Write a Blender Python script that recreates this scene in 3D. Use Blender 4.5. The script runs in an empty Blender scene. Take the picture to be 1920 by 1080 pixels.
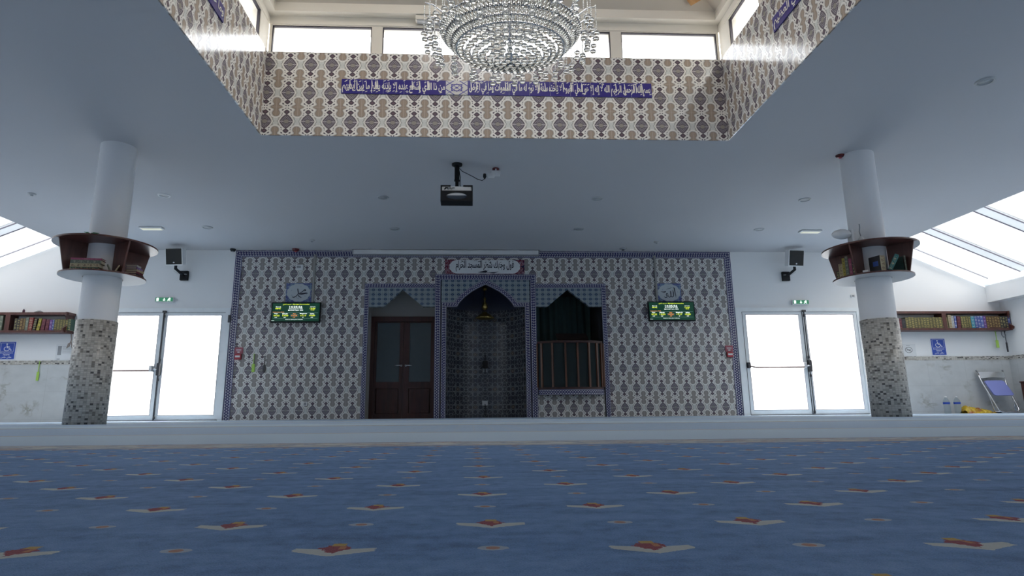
import bpy, bmesh, math, random
from mathutils import Vector, Matrix
random.seed(7)
PI = math.pi
sc = bpy.context.scene
COL = sc.collection

# ------------------------------------------------------------------ camera, sky, exposure
cam = bpy.data.cameras.new('camera')
cam.sensor_fit = 'HORIZONTAL'; cam.sensor_width = 36.0
cam.lens = 1137.2 / 1920 * 36.0
cam.shift_x = 22.58 / 1920
cam.clip_start = 0.02; cam.clip_end = 300
cam_ob = bpy.data.objects.new('camera', cam); COL.objects.link(cam_ob)
yaw, pitch, roll = map(math.radians, (2.71705, 11.70797, -0.51728))
fw = Vector((math.sin(yaw)*math.cos(pitch), math.cos(yaw)*math.cos(pitch), math.sin(pitch)))
r0 = Vector((math.cos(yaw), -math.sin(yaw), 0)); u0 = r0.cross(fw)
rr = math.cos(roll)*r0 + math.sin(roll)*u0; uu = -math.sin(roll)*r0 + math.cos(roll)*u0
m3 = Matrix((rr, uu, -fw)).transposed()
cam_ob.matrix_world = Matrix.Translation((0, 0, 0.0787)) @ m3.to_4x4()
sc.camera = cam_ob

sc.view_settings.view_transform = 'Standard'
sc.view_settings.look = 'None'
sc.view_settings.gamma = 1.0
sc.view_settings.use_curve_mapping = False
sc.view_settings.exposure = 0.92

SKY = 5.0
world = bpy.data.worlds.new('overcast_sky'); sc.world = world; world.use_nodes = True
wb = world.node_tree.nodes['Background']
wb.inputs[0].default_value = (1.0, 0.985, 0.985, 1); _nt = world.node_tree
_g = _nt.nodes.new('ShaderNodeTexCoord'); _x = _nt.nodes.new('ShaderNodeSeparateXYZ'); _nt.links.new(_g.outputs['Generated'], _x.inputs[0])
_r = _nt.nodes.new('ShaderNodeMapRange')        # an overcast sky: brightest overhead, dimmer towards the horizon
_r.inputs['From Min'].default_value = 0.0; _r.inputs['From Max'].default_value = 1.0
_r.inputs['To Min'].default_value = 0.36*SKY; _r.inputs['To Max'].default_value = 1.05*SKY
_nt.links.new(_x.outputs[2], _r.inputs['Value']); _nt.links.new(_r.outputs[0], wb.inputs[1])

cy = sc.cycles
cy.use_denoising = True
cy.max_bounces = 10; cy.diffuse_bounces = 6; cy.glossy_bounces = 4
cy.transmission_bounces = 8; cy.transparent_max_bounces = 16
cy.caustics_reflective = False; cy.caustics_refractive = False
cy.sample_clamp_indirect = 6.0

sun = bpy.data.lights.new('hazy_sun', 'SUN'); sun.energy = 1.6; sun.angle = math.radians(35); sun.color = (1.0, 0.88, 0.70)
sun_ob = bpy.data.objects.new('hazy_sun', sun); COL.objects.link(sun_ob); sun_ob.location = (20, -15, 20)
sun_ob.rotation_euler = Vector((-0.62, 0.62, -0.48)).to_track_quat('-Z', 'Y').to_euler()

def portal(name, loc, rot, sx, sy):
    l = bpy.data.lights.new(name, 'AREA'); l.shape = 'RECTANGLE'; l.size = sx; l.size_y = sy
    l.cycles.is_portal = True
    o = bpy.data.objects.new(name, l); COL.objects.link(o); o.location = loc; o.rotation_euler = rot
    return o
# daylight enters through these openings (portals only guide the sampling of the sky)
portal('door_daylight', (-6.11, 12.45, 1.08), (-PI/2, 0, 0), 2.5, 2.1)
portal('door_daylight', (6.81, 12.45, 1.08), (-PI/2, 0, 0), 2.5, 2.1)
SK = math.atan(0.43)
portal('skylight_daylight', (9.76, 4.7, 3.36), (0, SK, 0), 2.65, 15.0)
portal('skylight_daylight', (-9.10, 4.7, 3.36), (0, -SK, 0), 2.65, 15.0)
portal('clerestory_daylight', (0.33, 7.1, 4.70), (-PI/2, 0, 0), 5.7, 0.42)
portal('clerestory_daylight', (0.33, 2.3, 4.70), (PI/2, 0, 0), 5.7, 0.42)
portal('clerestory_daylight', (3.39, 4.7, 4.70), (0, PI/2, 0), 0.42, 4.4)
portal('clerestory_daylight', (-2.73, 4.7, 4.70), (0, -PI/2, 0), 0.42, 4.4)

# ------------------------------------------------------------------ helpers: meshes
class MB:
    def __init__(s):
        s.bm = bmesh.new(); s.uv = s.bm.loops.layers.uv.new('UVMap')
    def face(s, vs, mi=0, uvs=None, smooth=False):
        try: f = s.bm.faces.new(vs)
        except ValueError: return None
        f.material_index = mi; f.smooth = smooth
        if uvs:
            for l, q in zip(f.loops, uvs): l[s.uv].uv = q
        return f
    def box(s, x0, x1, y0, y1, z0, z1, mi=0, M=None, bev=0.0):
        g = bmesh.ops.create_cube(s.bm, size=1.0)
        vs = g['verts']
        for v in vs:
            v.co = Vector(((x0+x1)/2 + v.co.x*(x1-x0), (y0+y1)/2 + v.co.y*(y1-y0), (z0+z1)/2 + v.co.z*(z1-z0)))
        fs = set(f for v in vs for f in v.link_faces)
        for f in fs: f.material_index = mi
        if bev > 0:
            es = list(set(e for v in vs for e in v.link_edges))
            r = bmesh.ops.bevel(s.bm, geom=es, offset=bev, segments=2, affect='EDGES', profile=0.5)
            vs = list(set(v for f in r['faces'] for v in f.verts))
            for f in r['faces']: f.material_index = mi
            allv = set(vs)
            for f in fs:
                if f.is_valid: allv.update(f.verts)
            vs = list(allv)
        if M:
            for v in vs: v.co = M @ v.co
        return s
    def tube(s, pts, r, n=8, mi=0, closed=False, caps=True, smooth=True):
        P = [Vector(p) for p in pts]; k = len(P)
        R = r if isinstance(r, (list, tuple)) else [r]*k
        rings = []; prev = None
        for i in range(k):
            if closed: t = P[(i+1) % k] - P[i-1]
            else: t = P[min(i+1, k-1)] - P[max(i-1, 0)]
            t.normalize()
            if prev is None:
                a = Vector((0, 0, 1)) if abs(t.z) < 0.9 else Vector((1, 0, 0))
                e1 = t.cross(a).normalized()
            else:
                e1 = (prev - t*prev.dot(t))
                e1 = e1.normalized() if e1.length > 1e-6 else t.orthogonal().normalized()
            prev = e1; e2 = t.cross(e1)
            rings.append([s.bm.verts.new(P[i] + R[i]*(math.cos(2*PI*j/n)*e1 + math.sin(2*PI*j/n)*e2)) for j in range(n)])
        m = k if closed else k-1
        for i in range(m):
            a, b = rings[i], rings[(i+1) % k]
            for j in range(n): s.face((a[j], b[j], b[(j+1) % n], a[(j+1) % n])[::-1], mi, smooth=smooth)
        if caps and not closed:
            s.face(rings[0], mi); s.face(rings[-1][::-1], mi)
        return s
    def lathe(s, prof, n=32, cx=0, cy=0, mi=0, uvR=None, smooth=True, a0=0.0, a1=2*PI, closed_prof=False):
        full = abs(a1-a0-2*PI) < 1e-6
        cols = n if full else n+1
        ring = []
        for (r, z) in prof:
            if r < 1e-6: ring.append([s.bm.verts.new((cx, cy, z))]*cols)
            else: ring.append([s.bm.verts.new((cx+r*math.cos(a0+(a1-a0)*j/n), cy+r*math.sin(a0+(a1-a0)*j/n), z)) for j in range(cols)])
        ks = len(prof) if closed_prof else len(prof)-1
        for i in range(ks):
            i2 = (i+1) % len(prof)
            for j in range(n):
                j2 = (j+1) % cols if full else j+1
                q = [ring[i][j], ring[i][j2], ring[i2][j2], ring[i2][j]]
                uvs = None
                if uvR is not None:
                    u_a, u_b = (a0+(a1-a0)*j/n)*uvR, (a0+(a1-a0)*(j+1)/n)*uvR
                    uvs = [(u_a, prof[i][1]), (u_b, prof[i][1]), (u_b, prof[i2][1]), (u_a, prof[i2][1])]
                vs, us = [], []
                for t, v in enumerate(q):
                    if v not in vs:
                        vs.append(v)
                        if uvs: us.append(uvs[t])
                if len(vs) >= 3: s.face(vs, mi, us if uvs else None, smooth)
        return s
    def ball(s, c, r, mi=0, n=10, sx=1, sy=1, sz=1):
        prof = [(r*math.sin(PI*i/(n//2+2)), -r*math.cos(PI*i/(n//2+2))) for i in range(n//2+3)]
        prof[0] = (0, -r); prof[-1] = (0, r)
        k = len(s.bm.verts); s.bm.verts.ensure_lookup_table()
        s.lathe(prof, n, mi=mi)
        s.bm.verts.ensure_lookup_table()
        for v in list(s.bm.verts)[k:]: v.co = Vector((v.co.x*sx+c[0], v.co.y*sy+c[1], v.co.z*sz+c[2]))
        return s
    def prism(s, poly, y0, y1, mi=0, axes='xz', holes=None, mi_side=None):
        """polygon in two axes, extruded along the third (front at y0); holes: inner polygons"""
        def P(a, b, t):
            return {'xz': (a, t, b), 'yz': (t, a, b), 'xy': (a, b, t)}[axes]
        loops = [poly] + (holes or [])
        for t in (y0, y1):
            es = []
            for lp in loops:
                vs = [s.bm.verts.new(P(a, b, t)) for a, b in lp]
                es += [s.bm.edges.new((vs[i], vs[(i+1) % len(vs)])) for i in range(len(vs))]
            if holes or len(poly) > 4:
                g = bmesh.ops.triangle_fill(s.bm, edges=es, use_beauty=True, use_dissolve=False)
                for f in g['geom']:
                    if isinstance(f, bmesh.types.BMFace): f.material_index = mi
            else:
                s.face(vs, mi)
        for lp in loops:
            n = len(lp)
            for i in range(n):
                a, b = lp[i], lp[(i+1) % n]
                s.face([s.bm.verts.new(P(*a, y0)), s.bm.verts.new(P(*b, y0)), s.bm.verts.new(P(*b, y1)), s.bm.verts.new(P(*a, y1))], mi if mi_side is None else mi_side)
        return s
    def ribbon(s, pts, w, y0, y1, mi=0, closed=False, period=1.0):
        """flat mitred strip along a path in XZ, from y0 (front) to y1 (back); uv.x runs along it, uv.y across -1..1"""
        P = [Vector((p[0], p[1])) for p in pts]; n = len(P)
        off = []
        for i in range(n):
            d1 = (P[i]-P[i-1]).normalized() if (i > 0 or closed) else None
            d2 = (P[(i+1) % n]-P[i]).normalized() if (i < n-1 or closed) else None
            if d1 is None: d1 = d2
            if d2 is None: d2 = d1
            n1 = Vector((-d1.y, d1.x)); n2 = Vector((-d2.y, d2.x))
            mt = (n1+n2).normalized(); off.append(mt / max(0.3, mt.dot(n1)))
        L = [0]
        for i in range(1, n): L.append(L[-1]+(P[i]-P[i-1]).length)
        def V(p, y): return s.bm.verts.new((p.x, y, p.y))
        for i in range(n-1):
            a0, a1 = P[i]+off[i]*w/2, P[i]-off[i]*w/2
            b0, b1 = P[i+1]+off[i+1]*w/2, P[i+1]-off[i+1]*w/2
            u0_, u1_ = L[i]/period, L[i+1]/period
            s.face([V(a1, y0), V(b1, y0), V(b0, y0), V(a0, y0)], mi, [(u0_, -1), (u1_, -1), (u1_, 1), (u0_, 1)])
            s.face([V(a0, y0), V(b0, y0), V(b0, y1), V(a0, y1)], mi, [(u0_, 1), (u1_, 1), (u1_, 1), (u0_, 1)])
            s.face([V(b1, y0), V(a1, y0), V(a1, y1), V(b1, y1)], mi, [(u0_, 1), (u1_, 1), (u1_, 1), (u0_, 1)])
            for q0, q1 in ((a0, a1), (b0, b1)):
                s.face([V(q0, y0), V(q1, y0), V(q1, y1), V(q0, y1)], mi, [(0, 1)]*4)
        return s
    def build(s, name, mats, parent=None, loc=None, recalc=True, weld=False):
        if weld: bmesh.ops.remove_doubles(s.bm, verts=s.bm.verts, dist=1e-5)
        if recalc: bmesh.ops.recalc_face_normals(s.bm, faces=s.bm.faces)
        me = bpy.data.meshes.new(name); s.bm.to_mesh(me); s.bm.free()
        for m in (mats if isinstance(mats, (list, tuple)) else [mats]): me.materials.append(m)
        o = bpy.data.objects.new(name, me); COL.objects.link(o)
        if parent is not None: o.parent = parent
        if loc is not None: o.location = loc
        return o

def thing(name, label, cat, loc=(0, 0, 0), rz=0.0, group=None, scale=None):
    o = bpy.data.objects.new(name, None); COL.objects.link(o)
    o.empty_display_size = 0.1; o.location = loc; o.rotation_euler = (0, 0, rz)
    if scale: o.scale = scale
    return tag(o, label, cat, group)
def tag(o, label, cat, group=None):
    o['label'] = label; o['category'] = cat
    if group: o['group'] = group
    return o
def struct(o):
    o['kind'] = 'structure'; return o
def copy_tree(o, parent=None):
    c = o.copy(); COL.objects.link(c)
    if parent is not None: c.parent = parent
    for ch in [x for x in o.children]: copy_tree(ch, c)
    return c

# ------------------------------------------------------------------ helpers: materials
class S:
    def __init__(s, m, k): s.m, s.k = m, k
    def _op(s, op, *a): return s.m.math(op, s, *a)
    def __add__(s, o): return s._op('ADD', o)
    __radd__ = __add__
    def __sub__(s, o): return s._op('SUBTRACT', o)
    def __rsub__(s, o): return s.m.math('SUBTRACT', o, s)
    def __mul__(s, o): return s._op('MULTIPLY', o)
    __rmul__ = __mul__
    def __truediv__(s, o): return s._op('DIVIDE', o)
    def __neg__(s): return s*-1.0
    def __lt__(s, o): return s._op('LESS_THAN', o)
    def __gt__(s, o): return s._op('GREATER_THAN', o)
    def abs(s): return s._op('ABSOLUTE')
    def fr(s): return s._op('FRACT')
    def fl(s): return s._op('FLOOR')
    def sin(s): return s._op('SINE')
    def sqrt(s): return s._op('SQRT')
    def pw(s, e): return s._op('POWER', e)
    def mn(s, o): return s._op('MINIMUM', o)
    def mx(s, o): return s._op('MAXIMUM', o)
class Mat:
    def __init__(s, name):
        s.mat = bpy.data.materials.new(name); s.mat.use_nodes = True
        s.nt = s.mat.node_tree; s.b = s.nt.nodes['Principled BSDF']; s.out = s.nt.nodes['Material Output']
    def link(s, src, dst): s.nt.links.new(src.k if isinstance(src, S) else src, dst)
    def math(s, op, *a):
        n = s.nt.nodes.new('ShaderNodeMath'); n.operation = op
        for i, v in enumerate(a):
            if isinstance(v, S): s.nt.links.new(v.k, n.inputs[i])
            else: n.inputs[i].default_value = float(v)
        return S(s, n.outputs[0])
    def pos(s):
        g = s.nt.nodes.new('ShaderNodeNewGeometry'); x = s.nt.nodes.new('ShaderNodeSeparateXYZ')
        s.nt.links.new(g.outputs['Position'], x.inputs[0]); s.posk = g.outputs['Position']
        return [S(s, x.outputs[i]) for i in range(3)]
    def tc(s, what):
        g = s.nt.nodes.new('ShaderNodeTexCoord'); x = s.nt.nodes.new('ShaderNodeSeparateXYZ')
        s.nt.links.new(g.outputs[what], x.inputs[0])
        return [S(s, x.outputs[i]) for i in range(3)]
    def vec(s, a, b, c=0.0):
        n = s.nt.nodes.new('ShaderNodeCombineXYZ')
        for i, v in enumerate((a, b, c)):
            if isinstance(v, S): s.nt.links.new(v.k, n.inputs[i])
            else: n.inputs[i].default_value = v
        return S(s, n.outputs[0])
    def noise(s, vec=None, scale=5, detail=4, rough=0.5, dist=0.0):
        n = s.nt.nodes.new('ShaderNodeTexNoise'); n.inputs['Scale'].default_value = scale
        n.inputs['Detail'].default_value = detail; n.inputs['Roughness'].default_value = rough; n.inputs['Distortion'].default_value = dist
        if vec is not None: s.link(vec, n.inputs['Vector'])
        return S(s, n.outputs['Fac'])
    def white(s, vec):
        n = s.nt.nodes.new('ShaderNodeTexWhiteNoise'); n.noise_dimensions = '3D'; s.link(vec, n.inputs['Vector'])
        return S(s, n.outputs['Value'])
    def mix(s, f, a, b):
        n = s.nt.nodes.new('ShaderNodeMix'); n.data_type = 'RGBA'
        for i, v in ((0, f), (6, a), (7, b)):
            if isinstance(v, S): s.nt.links.new(v.k, n.inputs[i])
            elif i == 0: n.inputs[0].default_value = v
            else: n.inputs[i].default_value = (*v, 1)
        return S(s, n.outputs[2])
    def ramp(s, f, stops, const=False):
        n = s.nt.nodes.new('ShaderNodeValToRGB'); s.link(f, n.inputs[0]); r = n.color_ramp
        if const: r.interpolation = 'CONSTANT'
        while len(r.elements) < len(stops): r.elements.new(0.5)
        for e, (p, c) in zip(r.elements, stops): e.position = p; e.color = (*c, 1)
        return S(s, n.outputs[0])
    def color(s, c):
        if isinstance(c, S): s.link(c, s.b.inputs['Base Color'])
        else: s.b.inputs['Base Color'].default_value = (*c, 1)
        return s
    def set(s, **k):
        for a, v in k.items():
            i = s.b.inputs[{'rough': 'Roughness', 'metal': 'Metallic', 'spec': 'Specular IOR Level', 'trans': 'Transmission Weight', 'ior': 'IOR', 'sheen': 'Sheen Weight',
                            'sheen_rough': 'Sheen Roughness', 'coat': 'Coat Weight', 'estr': 'Emission Strength', 'ecol': 'Emission Color', 'alpha': 'Alpha'}[a]]
            if isinstance(v, S): s.link(v, i)
            elif isinstance(v, tuple): i.default_value = (*v, 1)
            else: i.default_value = v
        return s
    def bump(s, h, strength=0.3, dist=0.01):
        n = s.nt.nodes.new('ShaderNodeBump'); n.inputs['Strength'].default_value = strength; n.inputs['Distance'].default_value = dist
        s.link(h, n.inputs['Height']); s.link(n.outputs[0], s.b.inputs['Normal']); return s
_plain = {}
def plain(name, c, rough=0.5, metal=0.0, var=0.06, scale=8, emit=None, spec=0.5):
    """a plain painted / moulded surface with slight unevenness of colour and gloss"""
    if name in _plain: return _plain[name]
    m = Mat(name)
    co = m.nt.nodes.new('ShaderNodeTexCoord')
    nz = m.noise(co.outputs['Object'], scale, 3)
    m.color(m.mix(nz, tuple(max(0, v*(1-var)) for v in c), tuple(min(1, v*(1+var)) for v in c)))
    m.set(rough=rough, metal=metal, spec=spec)
    if emit: m.set(ecol=emit[0], estr=emit[1])
    _plain[name] = m.mat
    return m.mat

def grad_lines(m, x, w):        # 1 inside a line of half width w around x = 0
    return x.abs() < w

def ornament_tile(name, axis, x0, z0, px, pz, rough=0.12, tan=1.0):
    """the wall tile: dark pointed medallion, brown waisted cartouche, cream scrolls"""
    m = Mat(name); P = m.pos()
    a = P[0] if axis == 'x' else P[1]
    u = ((a - x0)/px + 0.5).fr() - 0.5; v = ((P[2]-z0)/pz + 0.5).fr() - 0.5
    K = px/0.2565
    mu = u.abs()*0.2565; mv = v.abs()*0.39
    du = 0.12825 - mu; dv = 0.195 - mv
    # cartouche
    c1 = (du*du + (dv-0.082)*(dv-0.082)).sqrt() - 0.043
    c2 = (du - 0.027).mx(dv - 0.082)
    c3 = (du + dv*1.9 - 0.078)*0.5
    sd = c1.mn(c2).mn(c3)
    # medallion and its finials
    md = (mu/0.079).pw(1.5) + (mv/0.096).pw(1.2)
    fin = (mu/0.036).pw(1.3) + ((mv-0.126).abs()/0.030).pw(1.3)
    nz = m.noise(m.posk, 55, 2)
    ground = m.mix(nz, (0.38, 0.36, 0.335), (0.52, 0.49, 0.455))
    mid = (du < 0.030)*(dv > 0.13)
    c = m.mix(mid, ground, (0.60, 0.61, 0.59))
    # small leaves and buds
    def dv_(x, z, rx, rz):
        a_ = (mu-x)/rx; b_ = (mv-z)/rz
        return a_*a_ + b_*b_
    def dot(*q): return dv_(*q) < 1.0
    dots = dv_(0.052, 0.082, 0.012, 0.009)
    for q in ((0.050, 0.112, 0.011, 0.008), (0.046, 0.152, 0.013, 0.010), (0.014, 0.176, 0.007, 0.009)): dots = dots.mn(dv_(*q))
    cream = (0.78, 0.76, 0.72)
    c = m.mix(dots < 3.6, c, cream)
    c = m.mix(dots < 1.9, c, (0.42, 0.40, 0.38))
    c = m.mix(dots < 1.0, c, (0.075, 0.065, 0.085))
    gl = dot(0.092, 0.026, 0.012, 0.006).mx(dot(0.092, 0.048, 0.014, 0.006)).mx(dot(0.106, 0.008, 0.008, 0.005))
    c = m.mix(gl*0.75, c, (0.24, 0.25, 0.22))
    # cream outlines: round the cartouche, round the medallion, round the finial, cross stem
    out = ((sd-0.019).abs() < 0.0080).mx((md-1.26).abs() < 0.13).mx(((fin-1.65).abs() < 0.32))
    out = out.mx((mu < 0.004)*(mv > 0.160)).mx((mv > 0.190)*(mu < 0.06))
    c = m.mix(out*0.9, c, cream)
    # brown cartouche with fine ribs and darker edge
    ribs = (du*430.0).sin()*0.5 + 0.5
    tn = lambda q: tuple(sum(q)/3*(1-tan)*0.92 + v*tan for v in q)  # lower tan greys the browns, painting in cooler light
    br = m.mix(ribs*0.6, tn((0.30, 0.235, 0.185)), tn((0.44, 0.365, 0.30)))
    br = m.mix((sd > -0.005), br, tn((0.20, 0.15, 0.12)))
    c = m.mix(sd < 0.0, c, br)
    # dark medallion with filigree
    fil = (mu*300.0+1.1).sin()*(mv*240.0+0.9).sin()
    dk = m.mix(fil > 0.30, (0.125, 0.11, 0.13), (0.38, 0.35, 0.38))
    dk = m.mix((md > 0.80), dk, (0.10, 0.08, 0.105))
    cen = (mu/0.030)*(mu/0.030) + (mv/0.026)*(mv/0.026)
    dk = m.mix(cen < 1.7, dk, (0.12, 0.105, 0.125))
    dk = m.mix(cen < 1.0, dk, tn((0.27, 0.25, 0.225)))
    dk = m.mix((mv < 0.0035)*(mu > 0.03), dk, (0.60, 0.55, 0.55))
    c = m.mix(md < 1.0, c, dk)
    c = m.mix(fin < 1.0, c, m.mix(fin < 0.35, (0.085, 0.065, 0.085), (0.15, 0.10, 0.12)))
    # fine joints between the tiles
    jt = (du < 0.0016).mx(dv < 0.0016)
    c = m.mix(jt*0.5, c, (0.52, 0.49, 0.46))
    m.color(c).set(rough=rough, spec=0.5)
    m.bump(nz - jt*0.8, 0.05, 0.004)
    return m.mat

M = {}
M['tile_low'] = ornament_tile('ornamental_tile_greyed_for_light', 'x', -4.384, 2.905, 0.2565, 0.390, 0.22, 0.35)  # same tile as the shaft, browns greyed to put cooler light into the colour
M['tile_lantern'] = ornament_tile('ornamental_shaft_tile', 'x', -1.991, 3.570, 0.2565, 0.381, 0.16)
M['tile_side'] = ornament_tile('ornamental_shaft_side_tile', 'y', 6.895, 3.570, 0.1924, 0.381, 0.13)

def border_tile(name):
    """navy and white chain border; uv.x counts links, uv.y runs -1..1 across"""
    m = Mat(name); U = m.tc('UV')
    s_ = (U[0]*2*PI).sin()*0.46; t = U[1]
    d = (t - s_).abs().mn((t + s_).abs())
    inside = t.abs() < 0.66
    c = m.mix((d < 0.235)*inside, (0.46, 0.46, 0.50), (0.026, 0.024, 0.105))
    c = m.mix((t.abs() > 0.78)*(t.abs() < 0.97), c, (0.028, 0.026, 0.13))
    m.color(c).set(rough=0.2)
    m.bump(d, 0.05, 0.003)
    return m.mat
M['border'] = border_tile('chain_border_tile')

def spandrel_tile():
    m = Mat('star_grid_tile'); P = m.pos()
    a = ((P[0]-0.285)/0.1235).fr()-0.5; b = ((P[2]-2.235)/0.0955).fr()-0.5
    A = a.abs(); B = b.abs()
    c = m.mix(m.noise(m.posk, 40, 2), (0.17, 0.21, 0.235), (0.26, 0.30, 0.32))
    star = (A+B) < 0.36
    c = m.mix(star, c, (0.13, 0.17, 0.20))
    sq = (A < 0.24)*(B < 0.22)
    c = m.mix(sq, c, (0.025, 0.035, 0.10))
    c = m.mix(sq*((A-B).abs() < 0.05), c, (0.12, 0.2, 0.26))
    ring = ((0.5-A)*(0.5-A)+(0.5-B)*(0.5-B)).sqrt()
    c = m.mix((ring-0.17).abs() < 0.035, c, (0.34, 0.40, 0.42))
    ln = ((A-0.33).abs() < 0.03).mx((B-0.33).abs() < 0.03)
    c = m.mix(ln*0.55, c, (0.36, 0.42, 0.44))
    m.color(c).set(rough=0.2); m.bump(ring, 0.05, 0.003)
    return m.mat
M['spandrel'] = spandrel_tile()

def niche_tile():
    m = Mat('star_lattice_niche_tile'); U = m.tc('UV')
    A = ((U[0]/0.44).fr()-0.5).abs(); B = ((U[1]/0.37).fr()-0.5).abs()
    def ring(x, y, r, w):
        p = A-x; q = B-y
        return (((p*p+q*q).sqrt())-r).abs() < w
    l = ring(0.5, 0.5, 0.17, 0.012)
    for q in ((0.0, 0.26, 0.12), (0.26, 0.0, 0.12), (0.27, 0.27, 0.13), (0.5, 0.08, 0.09)): l = l.mx(ring(*q, 0.011))
    l = l.mx((A-0.13).abs() < 0.009).mx((B-0.13).abs() < 0.010).mx((A-B).abs() < 0.012).mx((A+B-0.42).abs() < 0.012)
    base = m.mix(m.noise(U[0].m.vec(U[0], U[1]), 9, 3), (0.026, 0.032, 0.048), (0.060, 0.062, 0.070))
    base = m.mix((A+B) < 0.13, base, (0.10, 0.07, 0.05))
    c = m.mix(l, base, (0.23, 0.24, 0.25))
    m.color(c).set(rough=0.25); m.bump(l*1.0, 0.05, 0.002)
    return m.mat
M['niche'] = niche_tile()

def mosaic(name, tw, th, use_uv):
    """small glass mosaic chips in beige, grey and black"""
    m = Mat(name)
    if use_uv:
        U = m.tc('UV'); a, b = U[0], U[1]
    else:
        P = m.pos(); a, b = P[0]+P[1], P[2]
    i = a/tw; j = b/th
    w = m.white(m.vec(i.fl(), j.fl(), 3.0))
    c = m.ramp(w, [(0.0, (0.58, 0.55, 0.49)), (0.36, (0.50, 0.47, 0.41)), (0.60, (0.38, 0.355, 0.31)), (0.76, (0.24, 0.22, 0.19)), (0.86, (0.10, 0.092, 0.085)), (0.93, (0.62, 0.59, 0.53))], True)
    g = ((i.fr()-0.5).abs() > 0.455).mx((j.fr()-0.5).abs() > 0.44)
    c = m.mix(g, c, (0.36, 0.34, 0.31))
    m.color(c).set(rough=0.28); m.bump(1.0-g, 0.25, 0.003)
    return m.mat
M['mosaic_col'] = mosaic('mosaic_column_cladding', 0.0325, 0.0235, True)
M['mosaic_strip'] = mosaic('mosaic_strip_tile', 0.0420, 0.0255, False)

def marble():
    m = Mat('pale_marble_tile'); P = m.pos()
    v = m.vec(P[0]+P[1]*1.0, P[2]*1.3, 1.7)
    n1 = m.noise(v, 1.4, 8, 0.6, 1.6)
    vein = 1.0 - ((n1-0.5).abs()*16.0).mn(1.0)
    n2 = m.noise(v, 2.6, 3)
    patch = ((n2-0.55)*6.0).mx(0.0).mn(1.0)
    base = m.mix(m.noise(v, 5, 5), (0.50, 0.51, 0.50), (0.64, 0.65, 0.64))
    c = m.mix(vein*patch*0.85, base, (0.30, 0.28, 0.22))
    w = P[0]+P[1]
    jt = (((w/0.80).fr()-0.5).abs() > 0.4965).mx((((P[2]-0.045)/0.52).fr()-0.5).abs() > 0.4955)
    c = m.mix(jt*0.6, c, (0.42, 0.42, 0.41))
    m.color(c).set(rough=0.18); m.bump(1.0-jt, 0.1, 0.002)
    return m.mat
M['marble'] = marble()

def wall_paint(name, c, rough=0.75):
    m = Mat(name); m.pos()
    n = m.noise(m.posk, 0.8, 4); g = m.noise(m.posk, 160, 2)
    m.color(m.mix(n, tuple(v*0.97 for v in c), tuple(min(1, v*1.02) for v in c))).set(rough=rough, spec=0.25)
    m.bump(g, 0.06, 0.002)
    return m.mat
M['white'] = wall_paint('white_wall_paint', (0.86, 0.86, 0.85))
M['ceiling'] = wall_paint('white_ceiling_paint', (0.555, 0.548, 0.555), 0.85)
M['cream'] = wall_paint('cream_frame_paint', (0.74, 0.70, 0.62), 0.5)
M['beige'] = wall_paint('beige_roof_panel', (0.60, 0.545, 0.46), 0.7)
M['column'] = wall_paint('white_column_plaster', (0.86, 0.86, 0.86), 0.45)
M['recess'] = wall_paint('grey_recess_plaster', (0.35, 0.34, 0.32), 0.7)

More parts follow.
